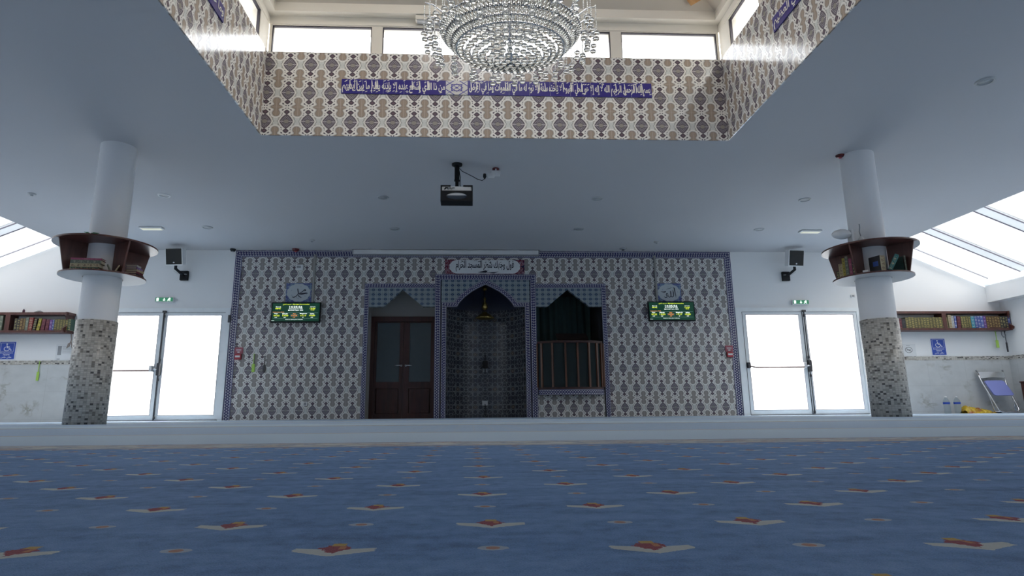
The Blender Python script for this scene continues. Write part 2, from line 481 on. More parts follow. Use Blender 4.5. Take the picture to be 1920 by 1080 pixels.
def carpet():
    m = Mat('blue_prayer_carpet'); P = m.pos()
    th = math.radians(-2.6); ct, st = math.cos(th), math.sin(th)
    x = P[0]-0.1067; y = P[1]*ct - (P[0]-0.1)*st
    th2 = math.radians(-1.15)
    yb = P[1]*math.cos(th2) - P[0]*math.sin(th2)
    fine = m.noise(m.posk, 900, 2, 0.6); mid = m.noise(m.posk, 60, 4, 0.65); big = m.noise(m.posk, 2.2, 4)
    fib = m.noise(m.vec(P[0]*18.0, P[1]*70.0, 0.0), 1.0, 3)
    pile = m.noise(m.vec(P[0]*7.0, P[1]*34.0, 0.7), 1.0, 4, 0.6)
    mot = (fine*0.30 + mid*0.30 + big*0.13 + pile*0.27)
    blue = m.ramp(mot, [(0.38, (0.050, 0.135, 0.320)), (0.50, (0.140, 0.300, 0.590)), (0.62, (0.250, 0.430, 0.720))])
    # flower rows
    RY, PX = 0.0832, 0.1895
    q = (y - 0.383)/RY + 0.5
    j = q.fl(); ly = (q.fr()-0.5)*RY
    odd = (j*0.5).fr()                                   # 0 or 0.5
    jit = (m.white(m.vec(j, 2.0, 0.0))-0.5)*0.006
    lxr = ((x+jit+0.0)/PX + odd + 0.5)
    lx = (lxr.fr()-0.5)*PX
    wob = (m.noise(m.posk, 300, 2)-0.5)*0.010
    ax = lx.abs()+wob*0.6
    petal = ((ly + 0.0100 - ax*0.36).abs() < 0.0085 - ax*0.16)*(ax < 0.0245)
    red = (ax + (ly-0.003).abs()*0.75 + wob*0.5) < 0.0105
    yel = ((lx-0.0005).abs() < 0.0042)*((ly-0.0125).abs() < 0.0038)
    orange = ((lx-0.004).abs() < 0.002)*((ly-0.004).abs() < 0.004)
    sx = ((lxr+0.5).fr()-0.5)*PX
    sm = ((sx/0.0095)*(sx/0.0095) + (ly/0.0062)*(ly/0.0062) + wob*60.0) < 1.0
    smc = ((sx/0.0042)*(sx/0.0042) + (ly/0.0042)*(ly/0.0042)) < 1.0
    cream = m.mix(mid, (0.66, 0.67, 0.59), (0.80, 0.80, 0.71))
    c = blue
    c = m.mix(sm*0.6, c, cream); c = m.mix(smc, c, (0.55, 0.26, 0.16))
    c = m.mix(petal*0.95, c, cream)
    c = m.mix(red, c, (0.33, 0.010, 0.018)); c = m.mix(orange, c, (0.60, 0.22, 0.05)); c = m.mix(yel, c, (0.62, 0.40, 0.07))
    # prayer-row stripes, repeated down the room
    yy = yb - 1.585
    per = 3.0
    s = ((yy/per).fr())*per
    s = m.math('ADD', s, (yy < 0.0)*10.0)
    band = s < 0.245
    scr = m.noise(m.vec(P[0]*9.0, P[1]*30.0, 0.3), 1.0, 3, 0.6)
    bandc = m.ramp(scr, [(0.0, (0.74, 0.73, 0.67)), (0.44, (0.72, 0.71, 0.65)), (0.50, (0.18, 0.26, 0.42)), (0.545, (0.60, 0.58, 0.5)), (0.60, (0.58, 0.55, 0.48)), (0.63, (0.42, 0.04, 0.04)), (0.66, (0.6, 0.58, 0.5))])
    pale = m.mix(mot, (0.50, 0.65, 0.79), (0.66, 0.78, 0.88))
    c = m.mix((s > 0.245)*(s < 1.20), c, pale)
    c = m.mix(band, c, bandc)
    edge = ((s-0.012).abs() < 0.010).mx((s-0.238).abs() < 0.008)
    c = m.mix(edge*0.7, c, (0.16, 0.16, 0.36))
    c = m.mix((s-1.20).abs() < 0.020, c, (0.60, 0.46, 0.34))
    c = m.mix((s > 1.22)*(s < 9.0)*0.68, c, pale)  # remaining carpet paled: grazing door glare put into the colour
    m.color(c).set(rough=0.75, spec=0.35, sheen=0.30, sheen_rough=0.4)
    m.b.inputs['Sheen Tint'].default_value = (0.75, 0.88, 1.0, 1)
    m.bump(fine*0.6+mid*0.5+fib*0.2, 0.8, 0.006)
    return m.mat
M['carpet'] = carpet()

def wood(name, c0, c1, rough=0.35, scale=1.0):
    m = Mat(name); T = m.tc('Object')
    n = m.noise(m.vec(T[0]*14.0*scale, T[1]*14.0*scale, T[2]*1.6*scale), 1.0, 5, 0.6, 0.6)
    m.color(m.ramp(n, [(0.3, c0), (0.7, c1)])).set(rough=rough); m.bump(n, 0.06, 0.003)
    return m.mat
M['mahogany'] = wood('mahogany_wood', (0.026, 0.006, 0.005), (0.060, 0.016, 0.012), 0.45)
M['shelfwood'] = wood('red_brown_shelf_wood', (0.060, 0.020, 0.017), (0.135, 0.048, 0.036), 0.35)
M['oak'] = wood('golden_beam_wood', (0.36, 0.17, 0.05), (0.56, 0.30, 0.10), 0.5)
M['slatwood'] = wood('varnished_slat_wood', (0.075, 0.028, 0.015), (0.16, 0.062, 0.032), 0.3)
M['discwhite'] = plain('pale_melamine', (0.58, 0.56, 0.545), 0.45)
M['black'] = plain('black_plastic', (0.012, 0.013, 0.015), 0.6, spec=0.25)
M['dkmetal'] = plain('dark_grey_metal', (0.07, 0.07, 0.075), 0.4, 0.6)
M['chrome'] = plain('chrome_metal', (0.75, 0.75, 0.76), 0.18, 1.0)
M['brass'] = plain('aged_brass', (0.40, 0.29, 0.10), 0.35, 1.0)
M['whiteplastic'] = plain('white_plastic', (0.74, 0.74, 0.73), 0.4)
M['pvc'] = plain('white_pvc_frame', (0.84, 0.87, 0.875), 0.3)
M['gasket'] = plain('dark_gasket_rubber', (0.03, 0.025, 0.035), 0.6)
M['grey'] = plain('grey_plastic', (0.30, 0.31, 0.32), 0.5)
M['grille'] = plain('black_speaker_grille', (0.022, 0.022, 0.02), 0.7)
M['red'] = plain('red_plastic', (0.42, 0.035, 0.05), 0.35)
M['darkred'] = plain('dark_red_lens', (0.12, 0.008, 0.012), 0.25)
M['lime'] = plain('lime_plastic', (0.42, 0.66, 0.10), 0.4)
M['navy'] = plain('navy_tile_glaze', (0.035, 0.028, 0.20), 0.18)
M['ivory'] = plain('ivory_lettering', (0.72, 0.70, 0.66), 0.3)
M['ink'] = plain('ink_blue_lettering', (0.012, 0.014, 0.03), 0.4)
M['paper'] = plain('white_paper', (0.76, 0.77, 0.77), 0.8)
M['signblue'] = plain('sign_blue', (0.025, 0.075, 0.42), 0.35)
M['signwhite'] = plain('sign_white', (0.85, 0.86, 0.88), 0.4)
M['pages'] = plain('book_pages', (0.60, 0.54, 0.42), 0.8)
M['curtain'] = plain('dark_green_curtain', (0.060, 0.115, 0.110), 0.8, 0, 0.3, 3)
M['doorglass'] = plain('frosted_dark_glass', (0.055, 0.075, 0.082), 0.22)
M['darkpanel'] = plain('dark_balcony_panel', (0.022, 0.034, 0.036), 0.7, spec=0.2)
M['lavender'] = plain('lavender_seat_plastic', (0.27, 0.30, 0.66), 0.35)
M['lightlens'] = plain('opal_light_lens', (0.46, 0.47, 0.47), 0.35)
M['greenleaf'] = plain('green_plastic_leaf', (0.05, 0.20, 0.08), 0.5)

def clear_glass(name, tint=(0.95, 0.97, 0.98), refl=0.07):
    m = Mat(name); nt = m.nt
    tr = nt.nodes.new('ShaderNodeBsdfTransparent'); tr.inputs[0].default_value = (*tint, 1)
    gl = nt.nodes.new('ShaderNodeBsdfGlossy'); gl.inputs['Roughness'].default_value = 0.02
    lw = nt.nodes.new('ShaderNodeLayerWeight'); lw.inputs[0].default_value = 0.25
    f = m.math('ADD', m.math('MULTIPLY', S(m, lw.outputs['Facing']).pw(5.0), 0.55), refl*0.4)
    mx = nt.nodes.new('ShaderNodeMixShader')
    nt.links.new(f.k, mx.inputs[0]); nt.links.new(tr.outputs[0], mx.inputs[1]); nt.links.new(gl.outputs[0], mx.inputs[2])
    nt.links.new(mx.outputs[0], m.out.inputs[0])
    return m.mat
M['pane'] = clear_glass('window_pane_glass')
M['skypane'] = clear_glass('dimmed_skylight_glass', (0.53, 0.54, 0.55))  # tint added to cut the daylight reaching the aisles
def crystal():
    m = Mat('clear_crystal_glass'); m.color((0.70, 0.71, 0.69)).set(rough=0.06, trans=1.0, ior=1.5)
    return m.mat
M['crystal'] = crystal()
def opal(name='opal_white_plastic', f=0.7, tc=(0.85, 0.88, 0.90)):
    m = Mat(name); nt = m.nt; m.color((0.85, 0.87, 0.88)).set(rough=0.5)
    tl = nt.nodes.new('ShaderNodeBsdfTranslucent'); tl.inputs[0].default_value = (*tc, 1)
    mx = nt.nodes.new('ShaderNodeMixShader'); mx.inputs[0].default_value = f
    nt.links.new(m.b.outputs[0], mx.inputs[1]); nt.links.new(tl.outputs[0], mx.inputs[2]); nt.links.new(mx.outputs[0], m.out.inputs[0])
    return m.mat
M['opal'] = opal()
M['bottle'] = clear_glass('clear_bottle_plastic', (0.86, 0.90, 0.92), 0.15)

def emissive(name, c, e):
    return plain(name, c, 0.4, 0, 0.0, 5, (c, e))
M['scr_green'] = emissive('screen_green', (0.004, 0.042, 0.022), 0.35)
M['scr_white'] = emissive('screen_white_text', (0.75, 0.85, 0.80), 0.8)
M['scr_yellow'] = emissive('screen_yellow_text', (0.62, 0.72, 0.05), 0.8)
M['scr_orange'] = emissive('screen_orange_text', (0.70, 0.24, 0.06), 0.7)
M['scr_line'] = emissive('screen_thin_line', (0.25, 0.40, 0.38), 0.5)
M['exit_green'] = emissive('exit_sign_green', (0.03, 0.20, 0.10), 0.3)
M['exit_white'] = emissive('exit_sign_white', (0.80, 0.95, 0.86), 0.8)

# ------------------------------------------------------------------ helpers: lettering
_ar = {}
for ch, f in {'ا': (0xFE8D, 0xFE8E), 'أ': (0xFE83, 0xFE84), 'إ': (0xFE87, 0xFE88), 'د': (0xFEA9, 0xFEAA), 'ذ': (0xFEAB, 0xFEAC), 'ر': (0xFEAD, 0xFEAE),
              'ز': (0xFEAF, 0xFEB0), 'و': (0xFEED, 0xFEEE), 'ة': (0xFE93, 0xFE94), 'ى': (0xFEEF, 0xFEF0), 'ء': (0xFE80,)}.items(): _ar[ch] = f
for ch, b in {'ب': 0xFE8F, 'ت': 0xFE95, 'ج': 0xFE9D, 'ح': 0xFEA1, 'خ': 0xFEA5, 'س': 0xFEB1, 'ش': 0xFEB5, 'ص': 0xFEB9, 'ض': 0xFEBD, 'ط': 0xFEC1, 'ظ': 0xFEC5, 'ع': 0xFEC9,
              'ف': 0xFED1, 'ق': 0xFED5, 'ك': 0xFED9, 'ل': 0xFEDD, 'م': 0xFEE1, 'ن': 0xFEE5, 'ه': 0xFEE9, 'ي': 0xFEF1}.items(): _ar[ch] = (b, b+1, b+2, b+3)
def arabic(t):
    """Arabic letters joined into their contextual forms, in visual (left to right) order"""
    t = t.replace('لا', '\u0001').replace('لإ', '\u0002').replace('لأ', '\u0003')
    form = dict(_ar); form['\u0001'] = (0xFEFB, 0xFEFC); form['\u0002'] = (0xFEF9, 0xFEFA); form['\u0003'] = (0xFEF7, 0xFEF8)
    o = []
    for i, ch in enumerate(t):
        if ch not in form: o.append(ch); continue
        f = form[ch]
        pv = i > 0 and t[i-1] in form and len(form[t[i-1]]) == 4
        nx = i < len(t)-1 and t[i+1] in form and len(form[t[i+1]]) > 1 and len(f) == 4
        k = (3 if nx else 1) if pv else (2 if nx else 0)
        o.append(chr(f[min(k, len(f)-1)]))
    return ''.join(reversed(o))
def letters(mb, s, centre, w=None, h=None, ex=Vector((1, 0, 0)), ez=Vector((0, 0, 1)), mi=0, bold=0.0, depth=0.002):
    """flat raised letters: fitted to width w and / or height h around a centre, reading along ex"""
    cu = bpy.data.curves.new('lettering', 'FONT'); cu.body = s; cu.size = 1.0; cu.resolution_u = 3; cu.offset = bold
    ob = bpy.data.objects.new('lettering', cu); COL.objects.link(ob)
    dg = bpy.context.evaluated_depsgraph_get()
    me = bpy.data.meshes.new_from_object(ob.evaluated_get(dg))
    bpy.data.objects.remove(ob); bpy.data.curves.remove(cu)
    xs = [v.co.x for v in me.vertices]; ys = [v.co.y for v in me.vertices]
    if not xs: return
    W, H = max(xs)-min(xs), max(ys)-min(ys)
    kx = w/W if w else None; kz = h/H if h else None
    if kx is None: kx = kz*1.333
    if kz is None: kz = kx/1.333
    nrm = ez.cross(ex)          # away from the wall... towards the reader is -nrm
    C = Vector(centre)
    vs = [mb.bm.verts.new(C + ex*((v.co.x-min(xs)-W/2)*kx) + ez*((v.co.y-min(ys)-H/2)*kz)) for v in me.vertices]
    for p in me.polygons: mb.face([vs[i] for i in p.vertices], mi)
    bpy.data.meshes.remove(me)
def stroke(mb, pts, y, mi=0, n=10):
    """brush stroke in XZ with changing width: pts are (x, z, width), smoothed"""
    P = []
    k = len(pts)
    for i in range(k-1):
        p0, p1, p2, p3 = pts[max(i-1, 0)], pts[i], pts[i+1], pts[min(i+2, k-1)]
        for t in range(n if i < k-2 else n+1):
            t /= n
            P.append(tuple(0.5*((2*b)+(c-a)*t+(2*a-5*b+4*c-d)*t*t+(3*b-a-3*c+d)*t**3) for a, b, c, d in zip(p0, p1, p2, p3)))
    prev = None
    for i in range(len(P)):
        a = Vector(P[max(i-1, 0)][:2]); b = Vector(P[min(i+1, len(P)-1)][:2])
        d = (b-a).normalized(); nn = Vector((-d.y, d.x)); w = max(0.0005, P[i][2])/2; c = Vector(P[i][:2])
        cur = (mb.bm.verts.new((c.x+nn.x*w, y, c.y+nn.y*w)), mb.bm.verts.new((c.x-nn.x*w, y, c.y-nn.y*w)))
        if prev: mb.face((prev[0], prev[1], cur[1], cur[0]), mi)
        prev = cur

# ------------------------------------------------------------------ the room shell
D, H = 12.2, 3.393
XL, XR, YB = -10.54, 11.20, -2.8
CL, CR = -7.90, 8.56
OX0, OX1, OY0, OY1 = -2.53, 3.192, 2.50, 6.895

struct(MB().box(XL-0.3, XR+0.3, YB-0.3, D+1.55, -0.25, 0.0).build('floor', M['carpet']))
b = MB(); e = 0.02
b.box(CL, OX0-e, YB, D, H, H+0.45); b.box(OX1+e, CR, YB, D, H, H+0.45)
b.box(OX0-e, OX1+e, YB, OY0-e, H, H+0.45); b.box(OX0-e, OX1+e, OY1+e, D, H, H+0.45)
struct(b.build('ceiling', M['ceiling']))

T = 0.32
b = MB()
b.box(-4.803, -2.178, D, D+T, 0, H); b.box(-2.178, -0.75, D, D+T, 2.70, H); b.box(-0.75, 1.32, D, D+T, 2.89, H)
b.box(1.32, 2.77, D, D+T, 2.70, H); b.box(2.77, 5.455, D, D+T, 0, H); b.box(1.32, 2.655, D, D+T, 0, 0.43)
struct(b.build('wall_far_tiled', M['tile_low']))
b = MB()
b.box(5.455, 8.126, D, D+T, 2.19, 3.85); b.box(-7.40, -4.803, D, D+T, 2.19, 3.85)
b.prism([(8.126, 0), (XR, 0), (XR, 2.53), (10.92, 2.65), (8.56, 3.68), (8.126, 3.68)], D, D+T)
b.prism([(-7.40, 0), (-7.40, 3.68), (-7.90, 3.68), (-10.26, 2.65), (XL, 2.53), (XL, 0)], D, D+T)
struct(b.build('wall_far', M['white']))
struct(MB().box(XR, XR+0.2, YB, D+T, 0, 2.8).build('wall_right', M['white']))
struct(MB().box(XL-0.2, XL, YB, D+T, 0, 2.8).build('wall_left', M['white']))
struct(MB().box(XL-0.2, XR+0.2, YB-0.2, YB, 0, 3.9).build('wall_rear', M['white']))
b = MB().box(-60, 60, D+1.56, 80, -0.3, -0.05)
gr = struct(b.build('ground', plain('pale_concrete_paving', (0.62, 0.61, 0.59), 0.8)))

# eave beams under the skylights, marble dado and mosaic strip
struct(MB().box(10.95, XR, YB, D, 2.30, 2.665).build('trim_1', M['white']))
struct(MB().box(XL, -10.29, YB, D, 2.30, 2.665).build('trim_2', M['white']))
for i, (x0, x1) in enumerate(((8.15, XR), (XL, -7.42))):
    struct(MB().box(x0, x1, D-0.012, D, 0, 1.085).build('trim_%d' % (3+i), M['marble']))
    struct(MB().box(x0, x1, D-0.016, D, 1.085, 1.163).build('trim_%d' % (5+i), M['mosaic_strip']))
struct(MB().box(XR-0.012, XR, YB, D-0.012, 0, 1.085).build('trim_7', M['marble']))
struct(MB().box(XR-0.016, XR, YB, D-0.016, 1.085, 1.163).build('trim_8', M['mosaic_strip']))
struct(MB().box(XL, XL+0.012, YB, D-0.012, 0, 1.085).build('trim_9', M['marble']))
struct(MB().box(XL, XL+0.016, YB, D-0.016, 1.085, 1.163).build('trim_10', M['mosaic_strip']))

# skylights over the two aisles
def skylight(n, sgn, xc):
    x_top, x_low = xc, xc + sgn*2.40
    z = lambda x: 3.81 - 0.43*abs(x-xc)
    fr = MB()
    def bar(y0, y1, t=0.10, lift=0.0):
        p = [(x_top, z(x_top)-t), (x_low, z(x_low)-t), (x_low, z(x_low)+0.02), (x_top, z(x_top)+0.02)]
        fr.prism(p, y0, y1)
    bar(12.06, 12.2, 0.13)
    y = 11.28
    while y > YB:
        bar(y-0.235, y, 0.03); y -= 1.265
    fr.box(min(x_low-sgn*0.05, x_low+sgn*0.08), max(x_low-sgn*0.05, x_low+sgn*0.08), YB, 12.2, 2.66, 2.80)
    fr.box(min(x_top-sgn*0.12, x_top+sgn*0.03), max(x_top-sgn*0.12, x_top+sgn*0.03), YB, 12.2, 3.72, 3.87)
    w = struct(fr.build('window_%d' % n, M['opal']))
    sl = MB(); y = 11.28
    while y > YB:
        for yy in (y, y-0.235):
            sl.tube([(x_top, yy, z(x_top)-0.035), (x_low, yy, z(x_low)-0.035)], 0.012, 6)
        y -= 1.265
    sl.tube([(x_top, 12.05, z(x_top)-0.01), (x_low, 12.05, z(x_low)-0.01)], 0.008, 6)
    sl.build('glazing_seal', plain('grey_glazing_seal', (0.30, 0.28, 0.33), 0.5), w)
    g = MB().prism([(x_top, z(x_top)), (x_low, z(x_low)), (x_low, z(x_low)+0.012), (x_top, z(x_top)+0.012)], YB, 12.19)
    g.build('pane', M['skypane'], w)
skylight(1, 1, CR); skylight(2, -1, CL)

# the lantern shaft: tiled walls, windows, lintel, roof
ZS = 4.505
def shaft_wall(name, x0, x1, y0, y1, mat):
    b = MB().box(x0, x1, y0, y1, H+0.46, ZS)
    if name.endswith('far'): b.box(OX0-0.015, OX1+0.015, y0, y0+0.015, H-0.004, H+0.46)
    elif name.endswith('near'): b.box(OX0-0.015, OX1+0.015, y1-0.015, y1, H-0.004, H+0.46)
    elif name.endswith('left'): b.box(x1-0.015, x1, y0, y1, H-0.004, H+0.46)
    else: b.box(x0, x0+0.015, y0, y1, H-0.004, H+0.46)
    return struct(b.build(name, mat))
shaft_wall('wall_shaft_far', OX0-0.25, OX1+0.25, OY1, OY1+0.25, M['tile_lantern'])
shaft_wall('wall_shaft_near', OX0-0.25, OX1+0.25, OY0-0.25, OY0, M['tile_lantern'])
shaft_wall('wall_shaft_left', OX0-0.25, OX0, OY0, OY1, M['tile_side'])
shaft_wall('wall_shaft_right', OX1, OX1+0.25, OY0, OY1, M['tile_side'])
b = MB()       # lintel ring with its inset soffit
z0, z1 = 4.895, 5.0
for (x0, x1, y0, y1) in ((OX0-0.25, OX1+0.25, OY1, OY1+0.25), (OX0-0.25, OX1+0.25, OY0-0.25, OY0), (OX0-0.25, OX0, OY0, OY1), (OX1, OX1+0.25, OY0, OY1)):
    b.box(x0, x1, y0, y1, z0, z1)
ix0, ix1, iy0, iy1 = OX0+0.09, OX1-0.075, OY0+0.11, OY1-0.11
b.box(OX0-0.25, OX1+0.25, iy1, OY1+0.25, z1, 5.12); b.box(OX0-0.25, OX1+0.25, OY0-0.25, iy0, z1, 5.12)
b.box(OX0-0.25, ix0, iy0, iy1, z1, 5.12); b.box(ix1, OX1+0.25, iy0, iy1, z1, 5.12)
struct(b.build('trim_11', M['cream']))
b = MB()
ap = ((ix0+ix1)/2, (iy0+iy1)/2, 6.7)
cs = [(ix0, iy0, 5.12), (ix1, iy0, 5.12), (ix1, iy1, 5.12), (ix0, iy1, 5.12)]
RF = 0.55                    # the panelled roof rises to here; glazing above is unseen, added for light
A = Vector(ap)
for i in range(4):
    p, q = Vector(cs[i]), Vector(cs[(i+1) % 4])
    p2, q2 = p.lerp(A, RF), q.lerp(A, RF)
    up = Vector((0, 0, 0.12))
    v = [b.bm.verts.new(t) for t in (p, q, q2, p2)]; w = [b.bm.verts.new(t+up) for t in (p, q, q2, p2)]
    b.face(v); b.face(w[::-1])
    for k in range(4): b.face((v[k], v[(k+1) % 4], w[(k+1) % 4], w[k]))
struct(b.build('roof', M['beige']))
for i, cnr in enumerate(cs):
    d = Vector(ap)-Vector(cnr); L = d.length; d.normalize()
    side = Vector((0, 0, 1)).cross(d).normalized(); upv = d.cross(side)
    Mx = Matrix((d, side, upv)).transposed().to_4x4(); Mx.translation = Vector(cnr)
    struct(MB().box(0.85 if i == 3 else 0.30, L, -0.13, 0.13, -0.13, 0.03, M=Mx).build('beam', M['oak']))

ct_ = [Vector(c_).lerp(A, RF) for c_ in cs]
b = MB()
for i in range(4): b.tube([ct_[i], ct_[(i+1) % 4]], 0.05, 8)
w = struct(b.build('window_19', M['cream']))  # rim of the unseen roof glazing, added to brighten shaft and mid-room
b = MB()
for i in range(4): b.face([b.bm.verts.new(t) for t in (ct_[i], ct_[(i+1) % 4], A)])
b.build('pane', M['pane'], w)
portal('added_roof_daylight', (ap[0], ap[1], ct_[0].z+0.02), (0, 0, 0), abs(ct_[1].x-ct_[0].x), abs(ct_[2].y-ct_[1].y))

def clerestory(n, frame_boxes, panes, axis, pos):
    """one window unit: frame, glass and its dark gasket"""
    for k, (a0, a1) in enumerate(panes):
        def bx(m_, u0_, u1_, t0, t1, zz0, zz1):
            if axis == 'x': m_.box(u0_, u1_, t0, t1, zz0, zz1)
            else: m_.box(t0, t1, u0_, u1_, zz0, zz1)
        lo, hi = (frame_boxes[k])
        t0, t1 = pos
        f = MB()
        bx(f, lo, a0, t0, t1, ZS, 4.895); bx(f, a1, hi, t0, t1, ZS, 4.895)
        bx(f, a0, a1, t0, t1, ZS, 4.512); bx(f, a0, a1, t0, t1, 4.885, 4.895)
        w = struct(f.build('window_%d' % (n+k), M['cream']))
        g = MB(); inn = t0 if t1 > t0 else t1
        s = 1 if t1 > t0 else -1
        ta, tb = t0+s*0.012, t0+s*0.045
        bx(g, a0, a0+0.012, ta, tb, 4.512, 4.885); bx(g, a1-0.012, a1, ta, tb, 4.512, 4.885)
        bx(g, a0+0.012, a1-0.012, ta, tb, 4.873, 4.885)
        g.build('gasket', M['gasket'], w)
        g = MB(); bx(g, a0, a1, t0+s*0.05, t0+s*0.056, 4.512, 4.885); g.build('pane', M['pane'], w)
fx = [(-2.53, -1.193), (-1.193, 0.325), (0.325, 1.846), (1.846, 3.192)]
px_ = [(-2.50, -1.262), (-1.127, 0.255), (0.395, 1.776), (1.917, 3.165)]
clerestory(3, fx, px_, 'x', (OY1+0.01, OY1+0.12))
clerestory(7, fx, px_, 'x', (OY0-0.01, OY0-0.12))
fy = [(2.5, 3.6), (3.6, 4.7), (4.7, 5.8), (5.8, 6.895)]
py_ = [(2.6, 3.55), (3.65, 4.65), (4.75, 5.74), (5.86, 6.62)]
clerestory(11, fy, py_, 'y', (OX1+0.01, OX1+0.12))
clerestory(15, fy, py_, 'y', (OX0-0.01, OX0-0.12))

# ------------------------------------------------------------------ chain borders
LK = 0.105
b = MB().ribbon([(-4.735, 0.0), (-4.735, 3.318), (5.388, 3.318), (5.388, 0.0)], 0.135, D-0.012, D, period=LK)
struct(b.build('trim_12', M['border']))

# ------------------------------------------------------------------ prayer niche
mih = thing('prayer_niche', 'tall pointed-arch prayer niche of dark star tiles framed by double navy chain borders', 'niche', (0.285, D, 0))
def loc_x(pts): return [(x-0.285, z) for x, z in pts]
ML = -0.285
b = MB().ribbon(loc_x([(-0.690, 0.0), (-0.690, 2.833), (1.258, 2.833), (1.258, 0.0)]), 0.115, -0.02, 0.03, period=LK)
b.build('outer_border', M['border'], mih)
arch_in = [(-0.299, 2.224), (-0.262, 2.300), (-0.165, 2.405), (-0.02, 2.522), (0.13, 2.610), (0.285, 2.690), (0.44, 2.610), (0.59, 2.522), (0.732, 2.405), (0.829, 2.300), (0.866, 2.224)]
arch_mid = [(-0.565, 0.0), (-0.565, 2.263), (-0.325, 2.263), (-0.285, 2.335), (-0.185, 2.445), (-0.035, 2.565), (0.125, 2.657), (0.285, 2.735), (0.445, 2.657), (0.605, 2.565), (0.752, 2.445), (0.852, 2.335), (0.892, 2.263), (1.135, 2.263), (1.135, 0.0)]
MB().ribbon(loc_x(arch_mid), 0.095, -0.014, 0.03, period=LK).build('arch_border', M['border'], mih)
sp = [(-0.62, 2.28), (-0.34, 2.28), (-0.30, 2.35), (-0.185, 2.455), (-0.035, 2.575), (0.125, 2.667), (0.285, 2.745), (0.445, 2.667), (0.605, 2.575), (0.752, 2.455), (0.87, 2.35), (0.91, 2.28), (1.19, 2.28), (1.19, 2.80), (-0.62, 2.80)]
MB().prism(loc_x(sp), 0.0, 0.06).build('spandrel', M['spandrel'], mih)
b = MB()
prof = [(0.83, 0.0), (0.83, 2.27)]
for i in range(1, 9):
    t = PI/2*i/8
    prof.append((0.83*math.cos(t) if i < 8 else 0.0, 2.27+0.52*math.sin(t)))
nseg = 28
rows = []
for (r, z) in prof:
    rows.append([b.bm.verts.new((r*math.cos(PI*j/nseg), 0.03+1.0*r*math.sin(PI*j/nseg), z)) for j in range(nseg+1)])
LZ = 0.0; acc = [0]
for i in range(1, len(prof)): acc.append(acc[-1]+math.hypot(prof[i][0]-prof[i-1][0], prof[i][1]-prof[i-1][1]))
for i in range(len(prof)-1):
    for j in range(nseg):
        uv = lambda jj, ii: (PI*jj/nseg*0.86-1.35, acc[ii]-0.03)
        b.face((rows[i][j], rows[i][j+1], rows[i+1][j+1], rows[i+1][j]), 1 if i > 0 else 0, [uv(j, i), uv(j+1, i), uv(j+1, i+1), uv(j, i+1)], True)
b.build('niche_shell', [M['niche'], plain('dark_navy_dome_glaze', (0.022, 0.028, 0.055), 0.4)], mih, recalc=False)
b = MB()   # jamb returns on both sides of the niche
b.box(-0.86, -0.795, 0.0, 0.06, 0, 2.25).build('jamb', M['niche'], mih)
MB().box(0.805, 0.86, 0.0, 0.06, 0, 2.25).build('jamb', M['niche'], mih)

# brass lamp in the niche
t = thing('hanging_lamp', 'small brass filigree lamp hanging inside the prayer niche', 'lamp', (0.275, 12.62, 2.05))
MB().lathe([(0, 0.66), (0.045, 0.655), (0.05, 0.60), (0.02, 0.59), (0, 0.59)], 16).build('ceiling_rose', M['brass'], t)
MB().tube([(0, 0, 0.59), (0, 0, 0.17)], 0.007, 6).build('chain', M['brass'], t)
MB().lathe([(0.0, 0.45), (0.02, 0.44), (0.03, 0.40), (0.016, 0.36), (0.05, 0.30), (0.07, 0.22), (0.03, 0.17), (0.0, 0.16)], 16).build('crown', M['brass'], t)
b = MB().lathe([(0.03, 0.13), (0.10, 0.085), (0.165, 0.03), (0.18, 0.0), (0.165, -0.02), (0.09, -0.035), (0, -0.04)], 24)
for i in range(24): b.ball((0.18*math.cos(i*PI/12), 0.18*math.sin(i*PI/12), 0.005), 0.013, 0, 6)
b.build('bowl', M['brass'], t)
t = thing('microphone_box', 'black microphone speaker box fixed inside the prayer niche', 'speaker', (0.285, 12.96, 1.02))
MB().box(-0.055, 0.055, -0.05, 0.07, 0.0, 0.16, bev=0.008).build('case', M['black'], t)
MB().tube([(0, 0.05, 0.16), (0, 0.04, 0.22), (0.005, 0.05, 0.28)], 0.012, 8).build('stem', M['black'], t)
MB().box(-0.05, -0.015, 0.02, 0.07, -0.07, 0.0).box(0.015, 0.05, 0.02, 0.07, -0.07, 0.0).build('plug', M['grey'], t)
t = thing('wall_socket', 'pale socket with a cable low in the prayer niche', 'socket', (0.28, 13.035, 0.30))
MB().box(-0.06, 0.06, -0.02, 0.015, -0.05, 0.05, bev=0.006).build('plate', M['whiteplastic'], t)
MB().tube([(0, -0.03, -0.02), (0.02, -0.05, -0.12), (-0.01, -0.04, -0.22), (0.03, -0.05, -0.295)], 0.008, 6).build('cable', M['black'], t)

